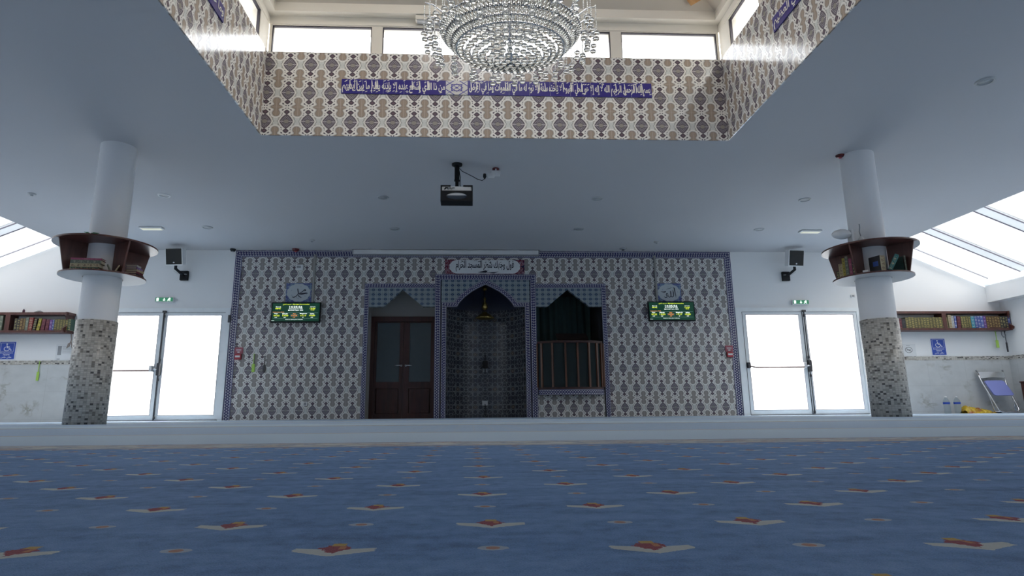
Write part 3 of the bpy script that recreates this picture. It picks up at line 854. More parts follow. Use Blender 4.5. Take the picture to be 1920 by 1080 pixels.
# calligraphy panel over the niche: ivory cartouche on a red ornamental tile
def red_tile():
    m = Mat('red_arabesque_tile'); P = m.pos()
    v = m.vec(P[0]*9.0, P[2]*11.0, 0.0)
    n = m.noise(v, 1.2, 2, 0.5, 1.4)
    l = ((n-0.5).abs() < 0.03).mx((n-0.40).abs() < 0.018)
    c = m.mix(l, (0.17, 0.020, 0.035), (0.36, 0.26, 0.31)); c = m.mix(n > 0.62, c, (0.02, 0.02, 0.07))
    m.color(c).set(rough=0.2); m.bump(l*1.0, 0.05, 0.002)
    return m.mat
t = thing('inscription_panel', 'white cartouche with black Arabic calligraphy on red tile above the prayer niche', 'panel', (0.27, D-0.012, 3.055))
MB().box(-0.82, 0.82, 0.0, 0.0115, -0.155, 0.15).build('tile_backing', red_tile(), t)
def cartouche(w, h, lobes=5, n=8):
    pts = []
    # scalloped ends, straight top and bottom
    def end(sg):
        q = []
        for i in range(lobes*n+1):
            a = -PI/2 + PI*i/(lobes*n)
            r = 1 + 0.10*abs(math.sin(a*lobes))
            q.append((sg*(w/2-h*0.55+h*0.50*math.cos(a)*r*1.1), h/2*math.sin(a)*min(1.0, r)))
        return q if sg > 0 else q[::-1]
    return end(1) + end(-1)
MB().prism(cartouche(1.44, 0.29), -0.006, 0.0).build('cartouche', M['paper'], t)
b = MB()
letters(b, arabic('فول وجهك شطر المسجد الحرام'), (0, -0.009, 0.012), 1.20, 0.235, bold=0.022)
for i in range(22):
    x = random.uniform(-0.55, 0.55); z = random.choice((0.10, 0.115, -0.085, 0.085))
    stroke(b, [(x, z, 0.003), (x+0.02, z+0.010, 0.009), (x+0.04, z+0.018, 0.003)], -0.009, 0, 3)
stroke(b, [(-0.14, -0.12, 0.004), (-0.06, -0.112, 0.03), (0.02, -0.105, 0.05), (0.06, -0.118, 0.01), (0.18, -0.128, 0.022), (0.28, -0.105, 0.004)], -0.009)
b.build('lettering', M['ink'], t, recalc=False)

# ------------------------------------------------------------------ wooden double door in its niche
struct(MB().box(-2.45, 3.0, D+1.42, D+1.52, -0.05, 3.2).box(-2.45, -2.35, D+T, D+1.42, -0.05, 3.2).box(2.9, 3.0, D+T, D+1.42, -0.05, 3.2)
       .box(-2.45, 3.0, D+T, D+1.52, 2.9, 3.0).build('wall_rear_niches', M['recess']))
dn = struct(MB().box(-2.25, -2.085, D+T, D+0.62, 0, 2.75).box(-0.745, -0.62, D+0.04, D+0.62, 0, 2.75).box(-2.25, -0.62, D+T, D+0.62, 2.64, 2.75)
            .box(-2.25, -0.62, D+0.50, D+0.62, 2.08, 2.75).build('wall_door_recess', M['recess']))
b = MB().ribbon([(-2.130, 0.0), (-2.130, 2.655), (-0.752, 2.655)], 0.092, D-0.014, D+0.02, period=LK)
struct(b.build('trim_13', M['border']))
b = MB().prism([(-2.09, 2.222), (-1.776, 2.222), (-1.408, 2.575), (-0.991, 2.222), (-0.74, 2.222), (-0.74, 2.62), (-2.09, 2.62)], D, D+0.10)
struct(b.build('trim_14', M['spandrel']))
dr = thing('wooden_double_door', 'dark mahogany double door with two dark glass panes left of the prayer niche', 'door', (-1.405, D+0.46, 0))
dz = 2.085
b = MB().box(-0.68, -0.60, -0.05, 0.04, 0, dz).box(0.58, 0.66, -0.05, 0.04, 0, dz).box(-0.60, 0.58, -0.05, 0.04, dz-0.11, dz)
b.build('door_frame', M['mahogany'], dr)
for sg in (-1, 1):
    x0, x1 = (-0.60, -0.012) if sg < 0 else (-0.008, 0.58)
    gx0, gx1 = (-0.555, -0.085) if sg < 0 else (0.115, 0.555)
    b = MB()
    b.box(x0, gx0, -0.03, 0.02, 0.0, 1.97); b.box(gx1, x1, -0.03, 0.02, 0.0, 1.97)
    b.box(gx0, gx1, -0.03, 0.02, 1.955, 1.97); b.box(gx0, gx1, -0.03, 0.02, 0.60, 0.735); b.box(gx0, gx1, -0.03, 0.02, 0.0, 0.10)
    lf = b.build('door_leaf', M['mahogany'], dr)
    MB().box(gx0, gx1, -0.012, 0.0, 0.735, 1.955).build('glass_pane', M['doorglass'], lf)
    MB().box(gx0+0.01, gx1-0.01, -0.022, 0.01, 0.10, 0.60, bev=0.010).build('lower_panel', M['mahogany'], lf)
    hx = -0.045 if sg < 0 else 0.05
    b = MB().lathe([(0, -0.026), (0.022, -0.026), (0.026, 0.0), (0, 0.0)], 16)
    for v in b.bm.verts: v.co = Vector((hx+v.co.x, -0.03+v.co.z, 1.065+v.co.y))
    b.tube([(hx, -0.05, 1.065), (hx, -0.075, 1.065), (hx+sg*0.03, -0.08, 1.067), (hx+sg*0.13, -0.078, 1.066)], 0.010, 8)
    b.build('handle', M['chrome'], lf)

# ------------------------------------------------------------------ balcony pulpit in its niche
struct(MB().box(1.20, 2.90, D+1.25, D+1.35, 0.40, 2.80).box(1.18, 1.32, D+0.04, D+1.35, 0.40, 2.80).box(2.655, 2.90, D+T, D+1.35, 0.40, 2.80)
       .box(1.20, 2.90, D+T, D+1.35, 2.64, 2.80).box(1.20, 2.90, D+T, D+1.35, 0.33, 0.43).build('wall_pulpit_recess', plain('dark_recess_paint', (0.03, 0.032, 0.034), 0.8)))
b = MB().ribbon([(1.322, 2.655), (2.722, 2.655), (2.722, 0.0)], 0.092, D-0.014, D+0.02, period=LK)
struct(b.build('trim_15', M['border']))
struct(MB().prism([(1.318, 2.222), (1.552, 2.222), (1.975, 2.577), (2.416, 2.222), (2.676, 2.222), (2.676, 2.62), (1.318, 2.62)], D, D+0.10).build('trim_16', M['spandrel']))
b = MB()
n = 60; vs = []
for i in range(n+1):
    x = 1.325+1.325*i/n
    y = 0.05*math.sin(i*0.95)+0.025*math.sin(i*2.3+1)
    vs.append((b.bm.verts.new((x-1.99, y, -1.05)), b.bm.verts.new((x-1.99, y*0.8, 1.12)), b.bm.verts.new((x-1.99, y+0.012, -1.05)), b.bm.verts.new((x-1.99, y*0.8+0.012, 1.12))))
for i in range(n):
    b.face((vs[i][0], vs[i+1][0], vs[i+1][1], vs[i][1]), smooth=True); b.face((vs[i+1][2], vs[i][2], vs[i][3], vs[i+1][3]), smooth=True)
b.face((vs[0][0], vs[0][1], vs[0][3], vs[0][2])); b.face((vs[n][0], vs[n][2], vs[n][3], vs[n][1]))
o = b.build('curtain', M['curtain'], None, (1.99, D+1.08, 1.51), recalc=False)
tag(o, 'dark green curtain hanging behind the pulpit balcony', 'curtain')

pul = thing('pulpit_balcony', 'curved dark wood pulpit balcony with slats right of the prayer niche', 'balcony', (1.988, D, 0.43))
HW, BUL = 0.664, 0.26
def bow(f, out=0.0):          # f from -1 to 1 along the bow
    a = f*PI/2
    return (HW*math.sin(a)*(1 if out == 0 else 1), -(BUL+out)*math.cos(a))
N = 32
b = MB()
fr_, bk = [], []
for zz in (0.0, 0.105):
    fr_.append([b.bm.verts.new((*bow(-1+2*i/N, 0.03), zz)) for i in range(N+1)])
    bk.append([b.bm.verts.new((bow(-1+2*i/N)[0], 0.04, zz)) for i in range(N+1)])
L = 0
for i in range(N):
    p, q = bow(-1+2*i/N, 0.03), bow(-1+2*(i+1)/N, 0.03); dl = math.dist(p, q)
    b.face((fr_[0][i], fr_[0][i+1], fr_[1][i+1], fr_[1][i]), 0, [(L/LK, -1), ((L+dl)/LK, -1), ((L+dl)/LK, 1), (L/LK, 1)])
    L += dl
    b.face((fr_[1][i], fr_[1][i+1], bk[1][i+1], bk[1][i]), 1); b.face((fr_[0][i+1], fr_[0][i], bk[0][i], bk[0][i+1]), 1)
b.build('tiled_ledge', [M['border'], M['mahogany']], pul, recalc=False)
def bow_rail(z0, z1, o0, o1, name, mat):
    b = MB(); rg = []
    for i in range(N+1):
        f = -1+2*i/N
        p, q = bow(f, o0), bow(f, o1)
        rg.append([b.bm.verts.new((*p, z0)), b.bm.verts.new((*p, z1)), b.bm.verts.new((*q, z1)), b.bm.verts.new((*q, z0))])
    for i in range(N):
        for k in range(4): b.face((rg[i][k], rg[i+1][k], rg[i+1][(k+1) % 4], rg[i][(k+1) % 4]))
    b.face(rg[0]); b.face(rg[-1][::-1])
    return b.build(name, mat, pul)
bow_rail(0.107, 0.15, -0.04, 0.012, 'bottom_rail', M['mahogany'])
bow_rail(1.02, 1.065, -0.055, 0.02, 'top_rail', M['mahogany'])
bow_rail(0.15, 1.02, -0.035, -0.022, 'infill_panel', M['darkpanel'])
for f in (-0.94, -0.70, -0.40, -0.13, 0.10, 0.34, 0.55, 0.72, 0.84, 0.95):
    x, y = bow(f)
    a = f*PI/2*0.6
    Mx = Matrix.Translation((x, y, 0)) @ Matrix.Rotation(a, 4, 'Z')
    MB().box(-0.018, 0.018, -0.022, 0.022, 0.15, 1.02, M=Mx).build('slat', M['slatwood'], pul)
t = thing('lectern', 'slanted dark lectern board standing on the pulpit balcony', 'lectern', (2.04, D+0.06, 0.43))
Mx = Matrix.Translation((0.0, -0.02, 1.17)) @ Matrix.Rotation(math.radians(28), 4, 'X')
MB().box(-0.315, 0.315, -0.16, 0.16, -0.015, 0.015, M=Mx).build('board', plain('dark_lectern_wood', (0.018, 0.011, 0.009), 0.5), t)
MB().tube([(0, 0, 0.0), (0, 0, 1.15)], 0.03, 10).build('post', M['mahogany'], t)

# ------------------------------------------------------------------ glass double doors
def glass_door(n, x0, x1, xm, bar_leaf, label_side):
    d = struct(MB().box(x0, x0+0.09, D-0.03, D+0.12, 0, 2.19).box(x1-0.09, x1, D-0.03, D+0.12, 0, 2.19).box(x0+0.09, x1-0.09, D-0.03, D+0.12, 2.10, 2.19).build('door_%d' % n, M['pvc']))
    for k, (a, c) in enumerate(((x0+0.09, xm), (xm, x1-0.09))):
        w = 0.078
        f = MB().box(a, a+w, D-0.018, D+0.06, 0.012, 2.10).box(c-w, c, D-0.018, D+0.06, 0.012, 2.10)
        f.box(a+w, c-w, D-0.018, D+0.06, 0.012, 0.105).box(a+w, c-w, D-0.018, D+0.06, 2.045, 2.10)
        lf = f.build('door_leaf', M['pvc'], d)
        g = MB()
        for (p, q) in ((a+w-0.006, a+w+0.004), (c-w-0.004, c-w+0.006)): g.box(p, q, D-0.021, D-0.016, 0.10, 2.05)
        g.box(a+w, c-w, D-0.021, D-0.016, 2.042, 2.052).box(a+w, c-w, D-0.021, D-0.016, 0.098, 0.108)
        g.build('glazing_bead', plain('grey_glazing_seal', (0.3, 0.28, 0.33), 0.5), lf)
        MB().box(a+w, c-w, D+0.015, D+0.022, 0.105, 2.045).build('pane', M['pane'], lf)
    seam = MB().box(xm-0.006, xm+0.006, D-0.024, D-0.014, 0.01, 2.10).box(x0+0.086, x0+0.094, D-0.034, D-0.02, 0.01, 2.10).box(x0+0.09, x1-0.09, D-0.035, D-0.02, 0.0, 0.014)
    seam.box(x0+0.09, x1-0.09, D-0.035, D-0.028, 2.097, 2.103).build('door_seam', M['dkmetal'], d)
    s = xm+0.03
    rod = MB().tube([(s, D-0.045, 0.02), (s, D-0.045, 2.12)], 0.011, 8)
    for z, r in ((0.06, 0.02), (0.78, 0.022), (1.16, 0.02), (2.02, 0.02)): rod.tube([(s, D-0.045, z-0.025), (s, D-0.045, z+0.025)], r, 8)
    rod.box(s-0.035, s+0.035, D-0.07, D-0.02, 2.10, 2.135)
    rod.build('lock_rod', M['dkmetal'], d)
    MB().box(s-0.03, s+0.03, D-0.095, D-0.018, 0.86, 1.10, bev=0.01).build('lock_case', M['dkmetal'], d)
    e0 = x0+0.13
    pb = MB().tube([(e0, D-0.06, 0.985), (e0+0.05, D-0.11, 0.965), (e0+0.11, D-0.115, 0.952), (xm-0.10, D-0.115, 0.952)], 0.014, 8)
    pb.build('push_bar', plain('brown_push_bar', (0.22, 0.14, 0.12), 0.35, 0.4), d)
    MB().box(e0-0.03, e0+0.03, D-0.085, D-0.018, 0.94, 1.055, bev=0.008).build('bar_mount', M['dkmetal'], d)
    q = MB().box(xm-0.125, xm-0.065, D-0.13, D-0.018, 0.93, 1.05, bev=0.012)
    q.tube([(xm-0.07, D-0.09, 0.985), (s-0.02, D-0.08, 0.98)], 0.022, 8)
    q.build('bar_latch', M['chrome'], d)
    MB().box(x1-0.03, x1+0.02, D-0.05, D-0.03, 1.9, 2.05).build('hinge', M['dkmetal'], d)
glass_door(1, -7.40, -4.806, -6.105, 0, 'left'); glass_door(2, 5.50, 8.126, 6.868, 0, 'right')
for (x0, x1) in ((-7.40, -4.806), (5.455, 8.126)):
    struct(MB().box(x0, x1, D+0.12, D+T, 2.10, 2.19).build('lintel', M['white']))
struct(MB().box(5.455, 5.50, D-0.03, D+0.12, 0, 2.19).build('jamb', M['pvc']))

# ------------------------------------------------------------------ columns with ring shelves
def column(x, y, label):
    t = thing('column', label, 'column', (x, y, 0))
    MB().lathe([(0.2, 1.175), (0.2, H)], 40).build('plaster_shaft', M['column'], t)
    MB().lathe([(0.2, 1.186), (0.213, 1.186), (0.213, 0.0), (0.19, 0.0)], 40, uvR=0.2113).build('mosaic_cladding', M['mosaic_col'], t)
CLX, CRX, CY = -4.42, 5.10, 7.31
column(CLX, CY, 'white column with mosaic tile base in front of the left glass doors')
column(CRX, CY, 'white column with mosaic tile base in front of the right glass doors')
def ring_shelf(x, y, angles, label, front=180):
    t = thing('ring_shelf', label, 'shelf', (x, y, 1.71))
    def disc(r, z, name):
        b = MB().lathe([(0.207, z), (r, z), (r, z+0.018), (0.207, z+0.018)], 64, closed_prof=True, smooth=False)
        o = b.build(name, [M['shelfwood'], M['discwhite']], t)
        for p in o.data.polygons:
            if p.normal.z < -0.9: p.material_index = 1
        return o
    disc(0.45, 0.0, 'bottom_disc')
    top = disc(0.545, 0.385, 'top_disc')
    for p in top.data.polygons:          # the compartments facing the room are brown inside
        a = (math.degrees(math.atan2(p.center.y, p.center.x)) - angles[1]) % 360
        p.material_index = 0 if (p.normal.z > -0.9 or a < front) else 1
    for a in angles:
        Mx = Matrix.Rotation(math.radians(a), 4, 'Z')
        b = MB()
        poly = [(0.207, 0.018), (0.43, 0.018), (0.515, 0.385), (0.207, 0.385)]
        b.prism(poly, -0.009, 0.009)
        for v in b.bm.verts: v.co = Mx @ v.co
        b.build('divider', M['shelfwood'], t)
    return t
shL = ring_shelf(CLX, CY, (-34, -124, 56, 146), 'round dark wood ring shelf with lying books around the left mosaic column')
shR = ring_shelf(CRX, CY, (-148, 122, -58, 32), 'round dark wood ring shelf with upright books around the right mosaic column')

# ------------------------------------------------------------------ books
def book_mat(name, c, band, lines=5):
    if ('book_'+name) in _plain: return _plain['book_'+name]
    m = Mat('book_spine_'+name); G = m.tc('Generated')
    z = G[2]
    oi = m.nt.nodes.new('ShaderNodeObjectInfo'); rnd = S(m, oi.outputs['Random'])
    bnd = (((z + rnd*0.37)*lines*(0.7+rnd*0.6)).fr()-0.5).abs() > 0.38
    n = m.noise(m.vec(G[0]*3.0+rnd*9.0, G[1]*2.0, z*22.0+rnd*31.0), 1.0, 2)
    fig = (n > 0.56)*(((z-0.5).abs()) < 0.42)
    edge_ = (G[0]-0.5).abs() < 0.33
    tone = rnd*0.5
    c_ = m.mix((bnd.mx(fig))*edge_*0.9, m.mix(tone, c, tuple(v*0.45 for v in c)), m.mix(tone, band, tuple(v*0.6 for v in band)))
    m.color(c_).set(rough=0.45); m.bump(n, 0.05, 0.002)
    _plain['book_'+name] = m.mat; return m.mat
GOLD = (0.46, 0.36, 0.10)
BC = {'olive and gold': ((0.10, 0.095, 0.035), GOLD, 6), 'black and gold': ((0.02, 0.02, 0.022), (0.40, 0.34, 0.14), 5), 'maroon': ((0.11, 0.012, 0.03), (0.22, 0.06, 0.06), 3),
      'red': ((0.30, 0.03, 0.03), (0.45, 0.30, 0.2), 4), 'dark green': ((0.02, 0.07, 0.045), (0.38, 0.33, 0.12), 5), 'yellow': ((0.48, 0.40, 0.06), (0.15, 0.12, 0.03), 4),
      'turquoise': ((0.03, 0.26, 0.34), (0.35, 0.45, 0.48), 4), 'blue and white': ((0.06, 0.10, 0.36), (0.46, 0.47, 0.58), 3), 'purple': ((0.13, 0.04, 0.22), (0.4, 0.3, 0.5), 3),
      'brown and gold': ((0.11, 0.055, 0.022), (0.42, 0.30, 0.10), 5), 'grey-green': ((0.13, 0.15, 0.11), (0.30, 0.30, 0.22), 4), 'beige': ((0.44, 0.37, 0.22), (0.20, 0.13, 0.08), 5),
      'white': ((0.50, 0.50, 0.47), (0.2, 0.2, 0.25), 4), 'teal': ((0.04, 0.20, 0.19), (0.5, 0.46, 0.3), 3), 'black': ((0.014, 0.015, 0.018), (0.03, 0.03, 0.035), 2), 'pink': ((0.32, 0.05, 0.12), (0.4, 0.15, 0.2), 2)}
def book_mesh(mb, w, d, h):
    """upright book, spine at -Y: boards and spine material 0, pages material 1"""
    t = min(0.004, w*0.15)
    mb.box(-w/2, -w/2+t, 0, d, 0, h); mb.box(w/2-t, w/2, 0, d, 0, h); mb.box(-w/2+t, w/2-t, 0, t, 0, h)
    mb.box(-w/2+t, w/2-t, t, d-0.006, 0.005, h-0.006, 1)
ORD = ['first', 'second', 'third', 'fourth', 'fifth', 'sixth', 'seventh', 'eighth', 'ninth', 'tenth', 'eleventh', 'twelfth', 'thirteenth', 'fourteenth', 'fifteenth', 'sixteenth',
       'seventeenth', 'eighteenth', 'nineteenth', 'twentieth', 'twenty-first', 'twenty-second', 'twenty-third', 'twenty-fourth', 'twenty-fifth']
def shelf_row(spec, x0, y, z, where, grp):
    """spec: (colour, width, height, lean degrees); the books stand in a row from left to right"""
    x = x0
    for i, (c, w, h, lean) in enumerate(spec):
        mb = MB(); book_mesh(mb, w, 0.19, h)
        if lean:
            R_ = Matrix.Rotation(math.radians(lean), 4, 'Y')
            for v in mb.bm.verts: v.co = R_ @ v.co
            lo = min(v.co.z for v in mb.bm.verts)
            for v in mb.bm.verts: v.co.z -= lo
        xs = [v.co.x for v in mb.bm.verts]; lo_x = min(xs)
        cc = BC[c]
        o = mb.build('book', [book_mat(c, *cc), M['pages']])
        o.location = (x - lo_x, y, z)
        x += (max(xs)-lo_x) + 0.002
        tag(o, '%s book, %s from left, %s' % (c, ORD[i], where), 'book', grp)

def wall_bookcase(x0, x1, divs, ends, label, name='wall_bookcase'):
    t = thing(name, label, 'bookcase', ((x0+x1)/2, D, 1.68))
    L_ = (x1-x0)/2
    MB().box(-L_, L_, -0.25, -0.002, 0.0, 0.045).build('bottom_board', M['shelfwood'], t)
    MB().box(-L_, L_, -0.22, -0.002, 0.352, 0.40).build('top_board', M['shelfwood'], t)
    for dx in divs:
        MB().box(dx-0.045-(x0+x1)/2, dx+0.045-(x0+x1)/2, -0.22, -0.002, 0.045, 0.352).build('divider', M['shelfwood'], t)
    for ex in ends:          # scroll-cut end board, seen in profile
        xx = ex-(x0+x1)/2
        prof = [(-0.25, 0.0), (-0.30, 0.03), (-0.31, 0.07), (-0.27, 0.10), (-0.22, 0.13), (-0.205, 0.20), (-0.22, 0.27), (-0.25, 0.33), (-0.25, 0.40), (-0.002, 0.40), (-0.002, 0.0)]
        MB().prism(prof, xx-0.014, xx+0.014, axes='yz').build('end_board', M['shelfwood'], t)
    return t
wall_bookcase(8.55, 11.19-0.02, (9.765,), (11.15,), 'long dark wood wall bookcase right of the right mosaic column')
wall_bookcase(-10.52, -7.80, (-8.93,), (-7.83,), 'long dark wood wall bookcase left of the left mosaic column')
rw = lambda a, b_: random.uniform(a, b_)
spec = [('maroon', 0.07, 0.20, 0), ('black', 0.075, 0.195, 0)] + [('olive and gold', rw(0.060, 0.066), rw(0.222, 0.230), 0) for _ in range(14)]
shelf_row(spec, 8.78, D-0.215, 1.727, 'left bay of right wall bookcase', 'books in the left bay of the right wall bookcase')
spec = [('beige', 0.065, 0.275, 0), ('white', 0.05, 0.25, 0), ('blue and white', 0.04, 0.25, 4), ('maroon', 0.075, 0.245, 3)] + [('olive and gold', 0.052, 0.25, 0)]*4 + [('turquoise', 0.075, 0.245, 0)] \
    + [('blue and white', 0.062, 0.25, 0)]*3 + [('purple', 0.055, 0.255, 0)] + [('brown and gold', 0.058, 0.25, 0)]*5 + [('black and gold', 0.055, 0.25, 0)]*3 + [('blue and white', 0.05, 0.24, 0)] + [('black and gold', 0.052, 0.25, 0)]*2
shelf_row(spec, 9.85, D-0.215, 1.727, 'right bay of right wall bookcase', 'books in the right bay of the right wall bookcase')
spec = [('black and gold', 0.05, 0.23, 0)]*2 + [('brown and gold', 0.05, 0.235, 0)]*2 + [('grey-green', 0.055, 0.25, 0), ('red', 0.075, 0.25, 2), ('black and gold', 0.05, 0.235, 6), ('yellow', 0.05, 0.235, 6), ('maroon', 0.065, 0.225, 4), ('maroon', 0.06, 0.215, 3), ('purple', 0.05, 0.205, 0), ('blue and white', 0.035, 0.205, 0)] \
    + [('olive and gold', 0.05, 0.215, 0)]*5 + [('dark green', 0.055, 0.22, 0)]
shelf_row(spec, -8.80, D-0.215, 1.727, 'right bay of left wall bookcase', 'books in the right bay of the left wall bookcase')
spec = [('maroon', 0.06, 0.25, 0)] + [('grey-green', 0.058, 0.29, 0)]*4
shelf_row(spec, -9.32, D-0.215, 1.727, 'left bay of left wall bookcase', 'books in the left bay of the left wall bookcase')

def big_book(label, c, Mx, w, d, h, group=None):
    """book with parts: cover, page block"""
    cc = BC[c]
    t = thing('book', label, 'book', Mx.to_translation(), 0, group)
    t.rotation_euler = Mx.to_euler()
    k = 0.004
    b = MB().box(-w/2, -w/2+k, 0, d, 0, h).box(w/2-k, w/2, 0, d, 0, h).box(-w/2+k, w/2-k, 0, k, 0, h)
    b.build('cover', book_mat(c, *cc), t)
    MB().box(-w/2+k, w/2-k, k, d-0.008, 0.006, h-0.006).build('page_block', M['pages'], t)
    return t
def at_shelf(cx, ang, r, z): 
    a = math.radians(ang); return Vector((cx+r*math.cos(a), CY+r*math.sin(a), z))
SZ = 1.7285
def on_shelf(cx, view, d, c, z=None):
    """a point on a ring shelf: d to the side and c towards the middle of the room, from the column axis"""
    a = math.radians(view)
    return Vector((cx + c*math.cos(a) - d*math.sin(a), CY + c*math.sin(a) + d*math.cos(a), SZ if z is None else z))
VR, VL = -124.9, -58.8
for lab, c, d, w, h in (('small black and gold book, first upright from the left on the right column shelf', 'black and gold', -0.372, 0.030, 0.105),
                        ('beige upright book, second from the left on the right column shelf', 'beige', -0.332, 0.042, 0.18),
                        ('tall yellow upright book on the right column shelf', 'yellow', -0.293, 0.030, 0.24),
                        ('tall grey-green upright book beside the yellow one on the right column shelf', 'grey-green', -0.259, 0.032, 0.255),
                        ('pink spined upright book on the right column shelf', 'pink', -0.219, 0.030, 0.215),
                        ('black and gold upright book next to the divider of the right column shelf', 'black and gold', -0.186, 0.026, 0.165)):
    cc = math.sqrt(0.415**2 - d*d) - 0.01
    Mx = Matrix.Translation(on_shelf(CRX, VR, d, cc)) @ Matrix.Rotation(math.radians(VR+90), 4, 'Z')
    big_book(lab, c, Mx, w, 0.095, h)
Mx = Matrix.Translation(on_shelf(CRX, VR, 0.125, 0.385)) @ Matrix.Rotation(math.radians(15), 4, 'Z')
t = big_book('thick black book with pale spine and blue cover mark on the right column shelf', 'black', Mx, 0.08, 0.155, 0.195)
MB().box(-0.0385, 0.0385, -0.002, 0.0, 0.003, 0.192).build('spine_panel', book_mat('beige', *BC['beige']), t)
MB().box(-0.0425, -0.04, 0.03, 0.10, 0.07, 0.13).build('cover_mark', plain('deep_blue_print', (0.02, 0.06, 0.25), 0.4), t)
Mx = Matrix.Translation(on_shelf(CRX, VR, 0.188, 0.365, SZ+0.013)) @ Matrix.Rotation(math.radians(VR+90), 4, 'Z') @ Matrix.Rotation(math.radians(27), 4, 'Y')
big_book('teal spined book leaning to one side on the right column shelf', 'teal', Mx, 0.042, 0.10, 0.20)
Mx = Matrix.Translation(on_shelf(CRX, VR, 0.340, 0.185)) @ Matrix.Rotation(math.radians(VR+90+90), 4, 'Z')
big_book('dark green book standing face out behind the leaning teal book on the right column shelf', 'dark green', Mx, 0.024, 0.115, 0.19)
Mx = Matrix.Translation(on_shelf(CRX, VR, 0.356, 0.235)) @ Matrix.Rotation(math.radians(VR+90), 4, 'Z')
big_book('narrow grey-green upright book at the outer end of the right column shelf', 'grey-green', Mx, 0.018, 0.04, 0.195)
o = MB().box(-0.03, 0.03, -0.025, 0.025, 0, 0.03, bev=0.006).build('tissue_pack', M['paper']); o.location = on_shelf(CRX, VR, -0.065, 0.395); o.rotation_euler = (0, 0, math.radians(VR+90))
tag(o, 'small white packet beside the divider of the right column shelf', 'packet')
# a lying book: its spine faces the room and its height runs along the shelf
def lying(label, c, p, z, rz, w, d, h):
    Mx = Matrix.Translation((p.x, p.y, z)) @ Matrix.Rotation(math.radians(rz), 4, 'Z') @ Matrix.Rotation(PI/2, 4, 'Y')
    return big_book(label, c, Mx, w, d, h)
z = SZ
for lab, c, w, h, rz in (('dark green book at the bottom of the left column shelf stack', 'dark green', 0.030, 0.30, 5), ('beige book second from bottom in the left column shelf stack', 'beige', 0.042, 0.31, 4),
                         ('grey-green book third from bottom in the left column shelf stack', 'grey-green', 0.042, 0.325, 6), ('pink book on top of the left column shelf stack', 'pink', 0.022, 0.325, 7)):
    lying(lab, c, on_shelf(CLX, VL, -0.33, 0.255), z+w/2, rz, w, 0.105, h); z += w+0.0008
z = SZ
for lab, c, w, h, rz in (('black book at the bottom of the small stack beyond the left column shelf divider', 'black', 0.032, 0.19, 93), ('maroon book low in the small stack beyond the left column shelf divider', 'maroon', 0.026, 0.18, 95),
                         ('beige book third up in the small stack beyond the left column shelf divider', 'beige', 0.024, 0.17, 91), ('purple book fourth up in the small stack beyond the left column shelf divider', 'purple', 0.026, 0.15, 94),
                         ('white book on top of the small stack beyond the left column shelf divider', 'white', 0.022, 0.10, 93)):
    lying(lab, c, on_shelf(CLX, VL, 0.325, 0.265), z+w/2, rz, w, 0.13, h); z += w+0.0008
for i, (lab, ang) in enumerate((('small grey booklet leaning away from the divider on the left column shelf', -24), ('pale booklet leaning against the divider on the left column shelf', 26))):
    Mx = Matrix.Translation(on_shelf(CLX, VL, 0.062+0.045*i, 0.39, SZ+0.004)) @ Matrix.Rotation(math.radians(VL+90), 4, 'Z') @ Matrix.Rotation(math.radians(ang), 4, 'Y')
    big_book(lab, 'grey-green' if i == 0 else 'beige', Mx, 0.012, 0.08, 0.085)
Mx = Matrix.Translation(on_shelf(CLX, VL, 0.375, -0.06)) @ Matrix.Rotation(math.radians(VL+90), 4, 'Z')
big_book('small yellow book standing at the outer end of the left column shelf', 'yellow', Mx, 0.024, 0.06, 0.09)

# things on top of the ring shelves
t = thing('flood_lamp', 'white oval lamp head on a bracket on top of the right column shelf', 'lamp', (CRX-0.40, CY-0.25, 2.113))
b = MB(); b.ball((-0.10, 0, 0.115), 0.1, 0, 18, 1.2, 0.8, 0.62); b.build('lamp_head', M['whiteplastic'], t)
MB().box(0.0, 0.028, -0.05, 0.05, 0.0, 0.165, bev=0.006).build('bracket', M['whiteplastic'], t)
t = thing('hanging_socket', 'white bulb holder with a thin grey cable beside the right column above its shelf', 'bulb holder', (CRX-0.235, CY-0.22, 2.113))
MB().lathe([(0, 0.0), (0.03, 0.0), (0.033, 0.02), (0.02, 0.025)], 16).build('base', M['black'], t)
MB().lathe([(0.02, 0.024), (0.035, 0.03), (0.036, 0.065), (0.02, 0.085), (0.012, 0.10), (0, 0.10)], 16).build('holder', M['whiteplastic'], t)
MB().tube([(0, 0, 0.10), (-0.012, 0, 0.16), (0.0, 0, 0.22), (0.02, 0.03, 0.27)], 0.006, 6).build('cable', M['grey'], t)
b = MB()
for a, l in ((20, 0.09), (80, 0.07), (140, 0.10), (200, 0.06)):
    ca, sa = math.cos(math.radians(a)), math.sin(math.radians(a))
    b.tube([(0, 0, 0), (ca*l*0.4, sa*l*0.4, 0.03), (ca*l, sa*l, 0.035)], [0.008, 0.012, 0.002], 6)
o = b.build('plastic_sprig', M['greenleaf']); o.location = (CLX+0.06, CY-0.44, 2.115)
tag(o, 'small green plastic sprig on top of the left column shelf', 'sprig')

